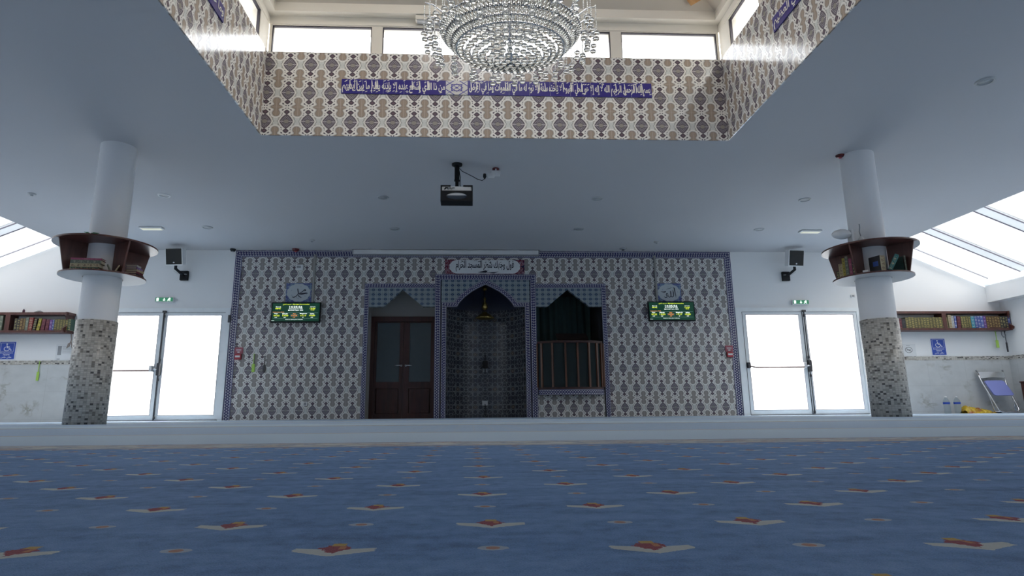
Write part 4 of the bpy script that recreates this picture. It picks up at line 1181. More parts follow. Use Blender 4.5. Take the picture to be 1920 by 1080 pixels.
# ------------------------------------------------------------------ chandelier
CHX, CHY = 0.333, 4.70
ch = thing('crystal_chandelier', 'large round crystal chandelier with glass balls hanging in the tiled roof opening', 'chandelier', (CHX, CHY, 3.28), 0, None, (1.25, 1.0, 1.0))
tiers = [(0.484, 0.055), (0.445, -0.015), (0.405, -0.07), (0.370, -0.115)]
for i, (r, z) in enumerate(tiers):
    MB().tube([(r*math.cos(2*PI*j/64), r*math.sin(2*PI*j/64), z) for j in range(64)], 0.006 if i else 0.008, 6, closed=True).build('metal_ring', M['chrome'], ch)
def rod(bm_, a, r0, z0, r1, z1, rad):
    c, s_ = math.cos(a), math.sin(a)
    bm_.tube([(r0*c, r0*s_, z0), ((r0+r1)/2*c*1.012, (r0+r1)/2*s_*1.012, (z0+z1)/2), (r1*c, r1*s_, z1)], rad, 5)
NR = 100
rb = MB(); rod(rb, 0, tiers[0][0], tiers[0][1], tiers[1][0], tiers[1][1], 0.0105)
rod0 = rb.build('glass_rod', M['crystal'], ch)
for i in range(1, NR):
    o = rod0.copy(); COL.objects.link(o); o.parent = ch; o.rotation_euler = (0, 0, 2*PI*i/NR)
rb = MB()
for k in (1, 2):
    for i in range(96): rod(rb, 2*PI*(i+0.5*k)/96, tiers[k][0], tiers[k][1], tiers[k+1][0], tiers[k+1][1], 0.0095)
o = rb.build('glass_rod', M['crystal'], ch); o['kind'] = 'stuff'
# shallow dish of glass balls
balls = []
for ring, (r, z, n) in enumerate(((0.345, -0.125, 44), (0.295, -0.150, 38), (0.245, -0.175, 32), (0.195, -0.20, 25), (0.145, -0.222, 19), (0.095, -0.24, 12), (0.045, -0.255, 6), (0.0, -0.27, 1))):
    for i in range(n):
        a = 2*PI*(i+0.5*(ring % 2))/n
        balls.append((r*math.cos(a), r*math.sin(a), z))
# arms with bead strings and hanging balls round the rim
hang = []
beads = MB()
for i in range(20):
    a = 2*PI*(i+0.5)/20
    c, s_ = math.cos(a), math.sin(a)
    P = [(0.40*c, 0.40*s_, 0.09), (0.47*c, 0.47*s_, 0.17), (0.54*c, 0.54*s_, 0.235), (0.595*c, 0.595*s_, 0.25)]
    MB().tube(P, 0.0055, 6).build('arm', M['chrome'], ch)
    for k, (rr_, top, drop) in enumerate(((0.595, 0.25, 0.26), (0.565, 0.245, 0.20), (0.53, 0.225, 0.30))):
        da = (k-1)*0.05
        cc, ss = math.cos(a+da), math.sin(a+da)
        nb = int(drop/0.018)
        for q in range(nb): beads.ball((rr_*cc, rr_*ss, top-0.012-q*0.018), 0.0058, 0, 6)
        hang.append((rr_*cc, rr_*ss, top-drop-0.02)); hang.append((rr_*cc*0.99, rr_*ss*0.99, top-drop-0.075))
o = beads.build('bead_string', M['crystal'], ch); o['kind'] = 'stuff'
for i in range(22):
    a = 2*PI*i/22
    hang.append((0.475*math.cos(a), 0.475*math.sin(a), 0.085+0.02*(i % 2)))
bb = MB(); bb.ball((0, 0, 0), 0.0225, 0, 14)
allb = [p for p in hang] + balls
near = sorted(range(len(allb)), key=lambda q: (allb[q][1], q))      # the balls towards the room show largest
pick = set(near[:100])
ball0 = None; rest = MB()
for q, p in enumerate(allb):
    if q in pick:
        if ball0 is None: ball0 = bb.build('glass_ball', M['crystal'], ch); o = ball0
        else: o = ball0.copy(); COL.objects.link(o); o.parent = ch
        o.location = p
    else: rest.ball(p, 0.0225, 0, 12)
o = rest.build('glass_ball', M['crystal'], ch); o['kind'] = 'stuff'
# inner crown of crystals rising to the suspension rod
cr = MB()
for k in range(16):
    z = 0.10+k*0.055; r = 0.25*(1-0.045*k)
    for i in range(26):
        a = 2*PI*(i+0.5*(k % 2))/26
        cr.ball((r*math.cos(a), r*math.sin(a), z), 0.021, 0, 6)
o = cr.build('crystal_crown', M['crystal'], ch); o['kind'] = 'stuff'
b = MB().tube([(0, 0, -0.24), (0, 0, 1.2)], 0.012, 8)
for i in range(8):
    a = 2*PI*i/8
    b.tube([(0, 0, -0.02), (0.25*math.cos(a), 0.25*math.sin(a), -0.04), (0.405*math.cos(a), 0.405*math.sin(a), -0.07)], 0.005, 5)
    b.tube([(0.25*math.cos(a), 0.25*math.sin(a), 0.08), (0.484*math.cos(a), 0.484*math.sin(a), 0.055)], 0.005, 5)
    b.tube([(0.25*math.cos(a), 0.25*math.sin(a), 0.08), (0, 0, 0.10)], 0.005, 5)
b.build('suspension_frame', M['chrome'], ch)
MB().tube([(0, 0, 1.2), (0, 0, 3.3)], 0.012, 8).build('suspension_rod', M['chrome'], ch)

# ------------------------------------------------------------------ shaft inscriptions (navy tiles, ivory letters)
T1 = 'بسم الله الرحمن الرحيم الله لا إله إلا هو الحي القيوم لا تأخذه سنة ولا نوم له ما في السموات وما في الأرض'
T2 = 'من ذا الذي يشفع عنده إلا بإذنه يعلم ما بين أيديهم'
def joints(b, x0, x1, n, y, z0, z1, mi):
    for i in range(1, n): b.box(x0+(x1-x0)*i/n-0.0015, x0+(x1-x0)*i/n+0.0015, y, y+0.002, z0, z1, mi)
def inscription(label, x0, x1, zc, h, text, n):
    t = thing('inscription_panel', label, 'panel', ((x0+x1)/2, OY1-0.01, zc))
    w = x1-x0
    b = MB().box(-w/2, w/2, 0, 0.012, -h/2, h/2); joints(b, -w/2, w/2, n, -0.001, -h/2, h/2, 1)
    b.build('tile_strip', [M['navy'], M['grey']], t)
    b = MB(); letters(b, arabic(text), (0, -0.004, 0), w*0.985, h*0.94, bold=0.026)
    rs = random.Random(len(text))
    for i in range(int(w*30)):
        x = rs.uniform(-w/2+0.02, w/2-0.03); zz = rs.choice((0.30, 0.36, 0.40, -0.34, -0.40))*h
        if i % 4 == 0: stroke(b, [(x, -0.22*h, 0.006), (x+0.002, 0.1*h, 0.013), (x-0.003, 0.42*h, 0.008)], -0.0041, 0, 3)
        else: stroke(b, [(x, zz, 0.003), (x+0.016, zz+0.008, 0.010), (x+0.03, zz+0.014, 0.003)], -0.0041, 0, 3)
    b.build('lettering', M['ivory'], t, recalc=False)
inscription('long navy strip with white Arabic script on the shaft wall, right of the rosette', -0.052, 2.262, 4.050, 0.194, T1, 9)
inscription('shorter navy strip with white Arabic script on the shaft wall, left of the rosette', -1.603, -0.324, 4.045, 0.194, T2, 5)
def rosette():
    m = Mat('blue_rosette_tile'); G = m.tc('Object')
    A = (G[0]/0.136).abs(); B = (G[2]/0.094).abs()
    l = ((A+B-0.55).abs() < 0.06).mx(((A-0.45).mx(B-0.45)).abs() < 0.05).mx((A+B) < 0.16).mx((A-B).abs() < 0.04).mx((A+B-1.25).abs() < 0.07)
    c = m.mix(l, (0.55, 0.54, 0.52), (0.06, 0.055, 0.26)); m.color(c).set(rough=0.2); m.bump(A, 0.02, 0.002)
    return m.mat
o = MB().box(-0.134, 0.134, 0, 0.012, -0.094, 0.094).build('rosette_tile', rosette()); o.location = (-0.188, OY1-0.011, 4.047)
tag(o, 'white and blue rosette tile between the two navy inscription strips', 'tile')
def side_inscription(label, X, sgn, y_far, y_near, zc, text):
    t = thing('inscription_panel', label, 'panel', (X, (y_far+y_near)/2, zc))
    L_ = y_far-y_near; h = 0.17
    b = MB().box(-0.012 if sgn > 0 else 0, 0 if sgn > 0 else 0.012, -L_/2, L_/2, -h/2, h/2); b.build('tile_strip', M['navy'], t)
    b = MB(); ex = Vector((0, -sgn, 0)); letters(b, arabic(text), (-sgn*0.015, 0, 0), L_*0.975, h*0.86, ex=ex, bold=0.02)
    b.build('lettering', M['ivory'], t, recalc=False)
side_inscription('navy tile strip with white Arabic script on the right shaft wall', OX1, 1, 5.58, 3.85, 4.07, 'ولا يؤوده حفظهما وهو العلي العظيم'.replace('ؤ', 'و'))
side_inscription('navy tile strip with white Arabic script on the left shaft wall', OX0, -1, 5.60, 3.85, 4.07, 'وما خلفهم ولا يحيطون بشيء من علمه')
t = thing('wall_light_box', 'cream emergency light box on the lintel behind the chandelier', 'light', (-0.50, OY1-0.002, 4.965))
MB().box(-0.21, 0.21, -0.09, 0, -0.032, 0.032, bev=0.008).build('housing', M['cream'], t)
MB().box(-0.19, 0.19, -0.08, -0.01, -0.045, -0.032).build('lens', M['grey'], t)

# ------------------------------------------------------------------ ceiling fittings
def downlight(x, y, label, white):
    t = thing('downlight', label, 'downlight', (x, y, H))
    MB().lathe([(0.092, 0.0), (0.088, -0.012), (0.072, -0.014), (0.068, -0.004), (0.068, 0.0)], 32).build('rim', M['whiteplastic'] if white else M['lightlens'], t)
    MB().lathe([(0.0, -0.004), (0.069, -0.006), (0.069, 0.0)], 32).build('diffuser', M['lightlens'], t)
for x, y, l in ((-4.695, 9.01, 'round recessed downlight beside the left column, nearer row'), (-4.726, 10.636, 'round recessed downlight left of the projector line, above the left glass doors'),
                (-1.383, 9.03, 'round recessed downlight just left of the projector, nearer row'), (-1.404, 10.67, 'round recessed downlight just left of the projector, farther row'),
                (1.979, 9.01, 'round recessed downlight just right of the projector, nearer row'), (1.972, 10.62, 'round recessed downlight just right of the projector, farther row'),
                (5.325, 8.99, 'round recessed downlight beside the right column, nearer row'), (5.334, 10.59, 'round recessed downlight above the right glass doors, farther row'),
                (5.287, 5.457, 'round recessed downlight alone on the ceiling in front of the right column')):
    downlight(x, y, l, x < -4.69 and y < 9.5)
for x, l in ((-5.71, 'flat white emergency light on the ceiling near the left wall speaker'), (6.349, 'flat white emergency light on the ceiling near the right wall speaker')):
    t = thing('emergency_light', l, 'light', (x, 10.66, H))
    MB().box(-0.20, 0.20, -0.065, 0.065, -0.032, 0, bev=0.008).build('housing', M['whiteplastic'], t)
    MB().box(-0.17, 0.17, -0.045, 0.045, -0.040, -0.032).build('lens', emissive('warm_lens', (0.72, 0.70, 0.55), 0.25), t)
def disc_thing(name, label, cat, x, y, r, h, mat, mat2=None, z=H):
    t = thing(name, label, cat, (x, y, z))
    MB().lathe([(0, -h), (r*0.7, -h), (r, -h*0.4), (r, 0)], 24).build('body', mat, t)
    MB().lathe([(0, -h-0.012), (r*0.35, -h-0.010), (r*0.4, -h)], 16).build('lens', mat2 or M['grey'], t)
disc_thing('smoke_detector', 'small pale smoke detector on the ceiling left of the projection screen', 'smoke detector', -3.081, 11.427, 0.055, 0.03, M['lightlens'])
disc_thing('smoke_detector', 'dark smoke detector on the ceiling at the wall edge right of the projection screen', 'smoke detector', 3.115, 11.95, 0.075, 0.03, M['grey'], M['black'])
disc_thing('smoke_detector', 'small pale smoke detector on the ceiling near the right cable cover', 'smoke detector', 3.66, 11.438, 0.05, 0.03, M['lightlens'])
disc_thing('smoke_detector', 'small pale smoke detector alone on the ceiling left of the left column', 'smoke detector', -6.631, 8.985, 0.055, 0.025, M['lightlens'])
disc_thing('alarm_beacon', 'dark red alarm beacon on the ceiling beside the right column', 'beacon', 4.873, 7.30, 0.055, 0.03, M['darkred'], M['red'])
disc_thing('alarm_beacon', 'dark red alarm beacon at the ceiling edge above the left wall screen', 'beacon', -3.573, 12.08, 0.07, 0.05, M['darkred'], M['red'])
disc_thing('alarm_beacon', 'black corner sensor at the ceiling edge by the left end of the tiled wall', 'sensor', -4.83, 12.10, 0.055, 0.05, M['black'])

# projector on its pole
t = thing('projector', 'white and black projector hanging from the ceiling on a black pole', 'projector', (-0.20, 7.72, H))
MB().lathe([(0, 0), (0.072, 0), (0.07, -0.022), (0.035, -0.034), (0, -0.034)], 28).build('ceiling_plate', M['black'], t)
MB().tube([(0, 0, -0.03), (0, 0, -0.24)], 0.033, 16).tube([(0, 0, -0.23), (0, 0, -0.34)], 0.024, 16).tube([(0, 0, -0.225), (0, 0, -0.245)], 0.037, 16).build('pole', M['black'], t)
pj = MB().box(-0.195, 0.195, -0.12, 0.10, -0.50, -0.362, bev=0.012).build('projector_body', M['whiteplastic'], t)
MB().lathe([(0.05, 0), (0.05, 0.03), (0.03, 0.03), (0, 0.02)], 20).build('lens', M['black'], pj).matrix_local = Matrix.Translation((0.05, 0.10, -0.43)) @ Matrix.Rotation(-PI/2, 4, 'X')
b = MB()
for q in ((-0.205, -0.08), (0.085, 0.205)): b.box(q[0], q[1], -0.13, -0.08, -0.368, -0.350)
b.box(-0.212, -0.198, -0.13, 0.05, -0.575, -0.350).box(0.198, 0.212, -0.13, 0.05, -0.575, -0.350)
b.box(-0.20, 0.20, -0.12, 0.05, -0.575, -0.562)
b.build('security_cage', M['black'], t)
b = MB()
ov = [(0.135*math.cos(2*PI*i/28), -0.503+0.050*math.sin(2*PI*i/28)) for i in range(28)]
b.prism([(-0.198, -0.575), (0.198, -0.575), (0.198, -0.430), (-0.198, -0.430)], -0.138, -0.126, holes=[ov])
b.build('front_shield', M['black'], t)
MB().lathe([(0, -0.005), (0.1355, -0.005), (0.1355, 0.0)], 28).build('lens_window', plain('blue_grey_lens', (0.045, 0.06, 0.085), 0.5, spec=0.3), t).matrix_local = Matrix.Translation((0, -0.124, -0.503)) @ Matrix.Rotation(PI/2, 4, 'X') @ Matrix.Diagonal((1, 0.372, 1, 1))
MB().tube([(0.03, -0.01, -0.10), (0.045, -0.02, -0.2), (0.04, -0.02, -0.30), (0.05, -0.03, -0.345)], 0.006, 6).build('cable', M['black'], t)
for i in range(3):
    MB().tube([(-0.16+0.045*i, -0.115, -0.405), (-0.14+0.045*i, -0.14, -0.39), (-0.12+0.045*i, -0.115, -0.385)], 0.010, 6).build('connector', M['grey'] if i else M['black'], t)
t = thing('ceiling_socket', 'white ceiling junction box with a black plug and red tip beside the projector', 'socket', (0.33, 7.86, H))
MB().lathe([(0, 0), (0.05, 0), (0.048, -0.016), (0, -0.018)], 20).build('red_cap', M['darkred'], t)
MB().box(-0.065, 0.06, -0.09, 0.02, -0.11, -0.06, bev=0.01).box(-0.11, -0.02, -0.09, -0.02, -0.15, -0.10, bev=0.01).box(-0.01, 0.01, -0.04, 0.0, -0.07, -0.01).build('junction_box', M['whiteplastic'], t)
MB().lathe([(0, 0.02), (0.02, 0.02), (0.024, -0.02), (0.01, -0.05), (0, -0.05)], 12).build('plug', M['black'], t, (-0.155, -0.06, -0.125))
o = MB().tube([(-0.165, 7.70, H-0.07), (-0.13, 7.70, H-0.11), (0.0, 7.73, H-0.165), (0.08, 7.76, H-0.20), (0.14, 7.79, H-0.205), (0.175, 7.80, H-0.175)], 0.005, 6).build('cable', M['black'])
tag(o, 'thin black cable sagging between the projector pole and the ceiling junction box', 'cable')

# projection screen housing
t = thing('projection_screen', 'long white roll-up projection screen case under the ceiling above the prayer niche', 'screen', (-0.52, D-0.012, 3.352))
MB().box(-1.90, 1.905, -0.115, 0, -0.058, 0.030, bev=0.012).build('case', M['whiteplastic'], t)
MB().box(-1.90, 1.905, -0.105, -0.01, -0.072, -0.058).build('slot_bar', M['grey'], t)
MB().box(-1.55, -1.35, -0.10, -0.02, 0.029, 0.039).box(1.35, 1.5, -0.10, -0.02, 0.029, 0.039).build('hanger', M['whiteplastic'], t)
for sg in (-1, 1): MB().box(sg*1.905-0.012, sg*1.905+0.012, -0.118, 0, -0.06, 0.032).build('end_cap', M['grey'], t)

# ------------------------------------------------------------------ wall screens, name tiles and small fittings
def cable_cover(x, z0, label):
    o = MB().box(-0.022, 0.022, -0.02, 0, 0, 3.30-z0, bev=0.004).build('cable_cover', plain('grey_cable_cover', (0.30, 0.29, 0.27), 0.6)); o.location = (x, D-0.013, z0)
    tag(o, label, 'cable cover')
cable_cover(-3.205, 2.30, 'grey vertical cable cover above the left wall screen')
cable_cover(3.832, 2.31, 'grey vertical cable cover above the right wall screen')
def wall_screen(xc, zc, label, tw):
    t = thing('wall_screen', label, 'screen', (xc, D-0.02, zc), math.radians(tw))
    W, Hh = 0.485, 0.205
    t.rotation_euler = (math.radians(-4), 0, math.radians(tw))
    MB().box(-W, W, -0.07, -0.02, -Hh, Hh, bev=0.006).build('bezel', M['black'], t)
    MB().box(-0.1, 0.1, -0.02, 0.03, -0.1, 0.1).build('wall_mount', M['black'], t)
    sw, sh = 0.462, 0.183
    s = MB().box(-sw, sw, -0.0725, -0.069, -sh, sh).build('display', M['scr_green'], t)
    yy = -0.0745
    def row(txts, name, mat):
        b = MB()
        for (s_, u, v, w, h) in txts: letters(b, s_, ((u-0.5)*2*sw, yy, (0.5-v)*2*sh), w, h, bold=0.015)
        b.build(name, mat, s, recalc=False)
    row([('14:25:56', 0.495, 0.205, 0.255, 0.040), ('02 Joumada 2e 1443', 0.495, 0.315, 0.265, 0.022), ('Mercredi 5 janv. 2022', 0.495, 0.398, 0.295, 0.025),
         ('Shuruk', 0.125, 0.20, 0.105, 0.021), ("Jumua'a", 0.855, 0.20, 0.105, 0.021),
         ('Fajr', 0.09, 0.585, 0.07, 0.026), ('Dhuhr', 0.28, 0.585, 0.11, 0.026), ('Maghrib', 0.665, 0.585, 0.14, 0.028), ('Isha', 0.855, 0.585, 0.08, 0.026),
         ("10'", 0.09, 0.785, 0.045, 0.020), ("10'", 0.275, 0.785, 0.045, 0.020), ("5'", 0.665, 0.785, 0.028, 0.020), ("10'", 0.855, 0.785, 0.045, 0.020),
         ('Restez en silence pour la khoutba', 0.48, 0.915, 0.34, 0.016), ('mosquee', 0.03, 0.968, 0.06, 0.012)], 'white_lettering', M['scr_white'])
    row([(arabic('مسجد الفتح')+' - Montigny-les-cormeilles', 0.50, 0.068, 0.52, 0.030), ('08:42', 0.12, 0.295, 0.105, 0.026), ('13:00', 0.855, 0.295, 0.105, 0.026), ('13:30', 0.855, 0.375, 0.07, 0.018),
         ('07:22', 0.10, 0.685, 0.115, 0.030), ('13:03', 0.285, 0.685, 0.115, 0.030), ('17:17', 0.668, 0.685, 0.115, 0.030), ('19:00', 0.855, 0.685, 0.115, 0.030)], 'yellow_lettering', M['scr_yellow'])
    row([('Iqama dans 29:04', 0.135, 0.498, 0.22, 0.018), ('Asr', 0.475, 0.585, 0.065, 0.024), ('14:55', 0.475, 0.685, 0.115, 0.030), ("10'", 0.475, 0.785, 0.045, 0.020)], 'orange_lettering', M['scr_orange'])
    b = MB()
    for z in (0.535, 0.845): b.box(-sw*0.95, sw*0.95, yy, yy+0.001, (0.5-z)*2*sh-0.0012, (0.5-z)*2*sh+0.0012)
    x0, x1, z0, z1 = (0.395-0.5)*2*sw, (0.565-0.5)*2*sw, (0.5-0.735)*2*sh, (0.5-0.63)*2*sh
    for q in ((x0, x1, z0, z0+0.002), (x0, x1, z1-0.002, z1), (x0, x0+0.002, z0, z1), (x1-0.002, x1, z0, z1)): b.box(q[0], q[1], yy, yy+0.001, q[2], q[3])
    b.build('screen_rule', M['scr_line'], s)
wall_screen(-3.505, 2.09, 'green prayer-time screen on the tiled wall left of the prayer niche', 0.0)
wall_screen(4.10, 2.105, 'green prayer-time screen on the tiled wall right of the prayer niche', 0.0)

def blue_tile():
    m = Mat('blue_floral_tile'); T_ = m.tc('Object')
    n = m.noise(m.vec(T_[0]*20.0, 0.0, T_[2]*24.0), 1.0, 2, 0.5, 0.8)
    c = m.ramp(n, [(0.35, (0.07, 0.08, 0.22)), (0.5, (0.13, 0.15, 0.32)), (0.58, (0.13, 0.24, 0.32)), (0.66, (0.32, 0.36, 0.44))])
    m.color(c).set(rough=0.2); m.bump(n, 0.03, 0.002); return m.mat
M['bluetile'] = blue_tile()
def name_tile(xc, zc, label):
    t = thing('name_tile', label, 'tile', (xc, D-0.012, zc))
    MB().box(-0.255, 0.255, 0, 0.012, -0.198, 0.198).build('tile_plate', M['bluetile'], t)
    p = []
    for i in range(96):
        a = 2*PI*i/96; r = 1+0.055*abs(math.sin(6*a))
        p.append((0.226*r*math.cos(a), 0.178*r*math.sin(a)))
    MB().prism(p, -0.005, 0.0).build('medallion', plain('pale_blue_glaze', (0.47, 0.51, 0.53), 0.25), t)
    b = MB()
    for i in range(9):
        a = rw(0, 2*PI); r = rw(0.75, 0.86)
        stroke(b, [(0.2*r*math.cos(a), 0.15*r*math.sin(a), 0.004), (0.2*r*math.cos(a)+0.012, 0.15*r*math.sin(a)+0.008, 0.008), (0.2*r*math.cos(a)+0.022, 0.15*r*math.sin(a), 0.003)], -0.008, 0, 3)
    b.build('small_mark', plain('slate_blue_ink', (0.10, 0.14, 0.24), 0.4), t, recalc=False)
    return t
t = name_tile(-3.492, 2.508, 'blue tile with white medallion and black Arabic name above the left wall screen')
b = MB()
S_ = lambda pts: stroke(b, [((x-0.5)*0.505, (0.5-z)*0.40, w) for x, z, w in pts], -0.0085)
# the calligraphed name: tall hook, long head and tail
S_([(0.455, 0.30, 0.020), (0.475, 0.42, 0.022), (0.49, 0.54, 0.018), (0.43, 0.66, 0.016), (0.33, 0.735, 0.018), (0.24, 0.72, 0.006)])
S_([(0.70, 0.42, 0.005), (0.765, 0.385, 0.026), (0.73, 0.345, 0.016), (0.665, 0.43, 0.016), (0.56, 0.52, 0.012), (0.51, 0.545, 0.012), (0.66, 0.545, 0.020), (0.80, 0.53, 0.024), (0.865, 0.54, 0.005)])
S_([(0.80, 0.54, 0.010), (0.66, 0.58, 0.016), (0.53, 0.615, 0.014), (0.50, 0.66, 0.014), (0.56, 0.72, 0.018), (0.63, 0.755, 0.006)])
b.build('lettering', M['ink'], t, recalc=False)
t = name_tile(4.095, 2.510, 'blue tile with white medallion and black Arabic name above the right wall screen')
b = MB()
S_ = lambda pts: stroke(b, [((x-0.5)*0.505, (0.5-z)*0.40, w) for x, z, w in pts], -0.0085)
S_([(0.70, 0.24, 0.006), (0.725, 0.28, 0.024), (0.745, 0.48, 0.020), (0.77, 0.76, 0.006)])
S_([(0.655, 0.36, 0.008), (0.675, 0.50, 0.020), (0.67, 0.68, 0.018), (0.60, 0.73, 0.016), (0.565, 0.62, 0.014), (0.555, 0.42, 0.016), (0.575, 0.60, 0.014), (0.53, 0.73, 0.016), (0.47, 0.72, 0.014), (0.44, 0.62, 0.012), (0.43, 0.53, 0.006)])
S_([(0.44, 0.58, 0.010), (0.40, 0.54, 0.014), (0.37, 0.62, 0.014), (0.41, 0.70, 0.012), (0.34, 0.76, 0.016), (0.27, 0.70, 0.005)])
S_([(0.38, 0.33, 0.004), (0.50, 0.285, 0.010), (0.63, 0.235, 0.003)])
S_([(0.15, 0.44, 0.004), (0.26, 0.46, 0.016), (0.36, 0.44, 0.012), (0.30, 0.50, 0.010), (0.22, 0.50, 0.004)])
b.build('lettering', M['ink'], t, recalc=False)

t = thing('thermostat', 'small white thermostat box high on the tiled wall by the left cable cover', 'thermostat', (-3.50, D-0.002, 3.03))
MB().box(-0.075, 0.075, -0.045, 0, -0.055, 0.055, bev=0.008).build('housing', M['whiteplastic'], t)
MB().box(-0.05, 0.03, -0.05, -0.044, -0.015, 0.03).build('display', M['grey'], t)
t = thing('wall_socket', 'white wall socket low on the left tiled wall', 'socket', (-3.265, D-0.002, 0.30))
MB().box(-0.065, 0.065, -0.018, 0, -0.042, 0.042, bev=0.005).build('plate', M['whiteplastic'], t)
MB().box(0.0, 0.045, -0.022, -0.017, -0.025, 0.025).build('outlet', M['grey'], t)
for x, l in ((-4.588, 'red fire alarm call point at the left border of the tiled wall'), (5.262, 'red fire alarm call point at the right border of the tiled wall')):
    t = thing('fire_alarm_call_point', l, 'alarm', (x, D-0.005, 1.28))
    MB().box(-0.08, 0.08, -0.02, 0, 0.0, 0.125).build('notice_plate', plain('faded_red_notice', (0.36, 0.10, 0.13), 0.5), t)
    c_ = MB().box(-0.062, 0.062, -0.055, 0, -0.115, -0.006, bev=0.008).build('case', M['red'], t)
    MB().box(-0.045, 0.045, -0.06, -0.054, -0.075, -0.04).build('press_plate', M['whiteplastic'], c_)
    b = MB().box(-0.05, 0.05, -0.0215, -0.02, 0.075, 0.085).box(-0.05, 0.05, -0.0215, -0.02, 0.055, 0.062).box(-0.022, 0.022, -0.0215, -0.02, 0.02, 0.04)
    b.build('notice_print', M['paper'], t)
def swatter(label, x, y, z0, z1, mat, w=0.045):
    t = thing('fly_swatter', label, 'fly swatter', (x, y, z0))
    L_ = z1-z0
    MB().box(-w/2, w/2, -0.012, -0.006, 0, L_*0.45).build('blade', mat, t)
    MB().tube([(0, -0.009, L_*0.42), (0, -0.009, L_*0.93), (0.012, -0.009, L_*0.98), (0, -0.009, L_), (-0.012, -0.009, L_*0.97), (0, -0.009, L_*0.92)], 0.007, 6).build('handle', mat, t)
    MB().tube([(0, 0.0, L_*0.96), (0, -0.03, L_*0.96)], 0.006, 6).build('hook', M['grey'], t)
swatter('lime green fly swatter hanging on the left tiled wall', -4.285, D-0.005, 0.92, 1.275, M['lime'], 0.06)
swatter('black fly swatter hanging on the left tiled wall beside the lime one', -4.075, D-0.005, 0.91, 1.235, M['dkmetal'], 0.05)
swatter('lime green fly swatter hanging on the marble wall under the left wall bookcase', -8.35, D-0.02, 0.78, 1.15, M['lime'], 0.045)
swatter('lime green fly swatter hanging from the right end of the right wall bookcase', 10.93, D-0.08, 1.33, 1.675, M['lime'], 0.06)
swatter('black fly swatter hanging from the right end of the right wall bookcase', 11.11, D-0.10, 1.24, 1.675, M['dkmetal'], 0.035)
o = MB().tube([(0.0, 0, 0.13), (0.0, 0, 0.05), (0.03, 0, 0.0), (0.075, 0, 0.01), (0.08, 0, 0.06)], 0.010, 8).build('coat_hook', M['grey']); o.location = (11.03, D-0.12, 1.545)
tag(o, 'grey hanging hook between the two fly swatters under the right wall bookcase', 'hook')
o = MB().tube([(0.0, 0, 0.30), (0.02, 0, 0.18), (-0.015, 0, 0.05), (-0.05, 0, 0.02), (-0.03, 0, 0.10), (0.02, 0, 0.14), (0.05, 0, 0.02)], 0.010, 8).build('coat_hanger', plain('tan_hanger_plastic', (0.34, 0.27, 0.23), 0.5)); o.location = (-7.80, D-0.07, 1.38)
tag(o, 'tan clothes hanger dangling from the left wall bookcase beside the column', 'hanger')
t = thing('small_bottle', 'tiny dark bottle standing on the left wall bookcase', 'bottle', (-8.74, D-0.10, 2.081))
MB().lathe([(0, 0), (0.022, 0), (0.022, 0.055), (0.010, 0.07), (0.010, 0.085)], 16).build('body', plain('plum_glass', (0.07, 0.02, 0.05), 0.2), t)
MB().lathe([(0.0, 0.105), (0.012, 0.10), (0.012, 0.082)], 12).build('cap', M['whiteplastic'], t)
o = MB().tube([(0, 0, 0.012), (0.05, 0.01, 0.03), (0.10, 0, 0.035), (0.16, 0, 0.012)], [0.012, 0.02, 0.018, 0.01], 8).build('cloth_scrap', M['grey']); o.location = (-8.52, D-0.12, 2.081)
tag(o, 'crumpled grey scrap lying on the left wall bookcase', 'scrap')

# speakers
def speaker(x, z, sgn, label):
    t = thing('wall_speaker', label, 'speaker', (x, D-0.36, z))
    W, Hh = 0.155, 0.155
    cab = MB().box(-W-0.022, W+0.022, -0.10, 0.03, -Hh-0.018, Hh+0.01, bev=0.01).build('cabinet', M['whiteplastic'], t)
    cab.rotation_euler = (math.radians(13), 0, math.radians(sgn*6))
    MB().box(-W+0.01*0, W, -0.106, -0.098, -Hh+0.005, Hh).build('grille', M['grille'], cab)
    MB().ball((0, -0.108, -0.115), 0.018, 0, 8, 1, 0.2, 0.8).build('badge', M['signwhite'], cab)
    b = MB().tube([(0, 0.0, -Hh-0.02), (0, 0.0, -Hh-0.10)], 0.028, 8).tube([(0, 0.0, -Hh-0.085), (-sgn*0.02, 0.20, -Hh-0.14), (-sgn*0.03, 0.30, -Hh-0.15)], 0.026, 8)
    b.build('bracket_arm', M['black'], t)
    MB().box(-sgn*0.03-0.075, -sgn*0.03+0.075, 0.29, 0.35, -Hh-0.25, -Hh-0.06).build('wall_plate', M['black'], t)
    MB().tube([(0.05*sgn, 0.1, -Hh-0.02), (0.10*sgn, 0.14, -Hh-0.10), (0.05*sgn, 0.22, -Hh-0.14), (-0.1*sgn, 0.3, -Hh-0.13)], 0.008, 6).build('cable', M['whiteplastic'], t)
speaker(-5.80, 3.16, -1, 'white speaker with black grille on a wall bracket above the left glass doors')
speaker(6.63, 3.165, 1, 'white speaker with black grille on a wall bracket above the right glass doors')

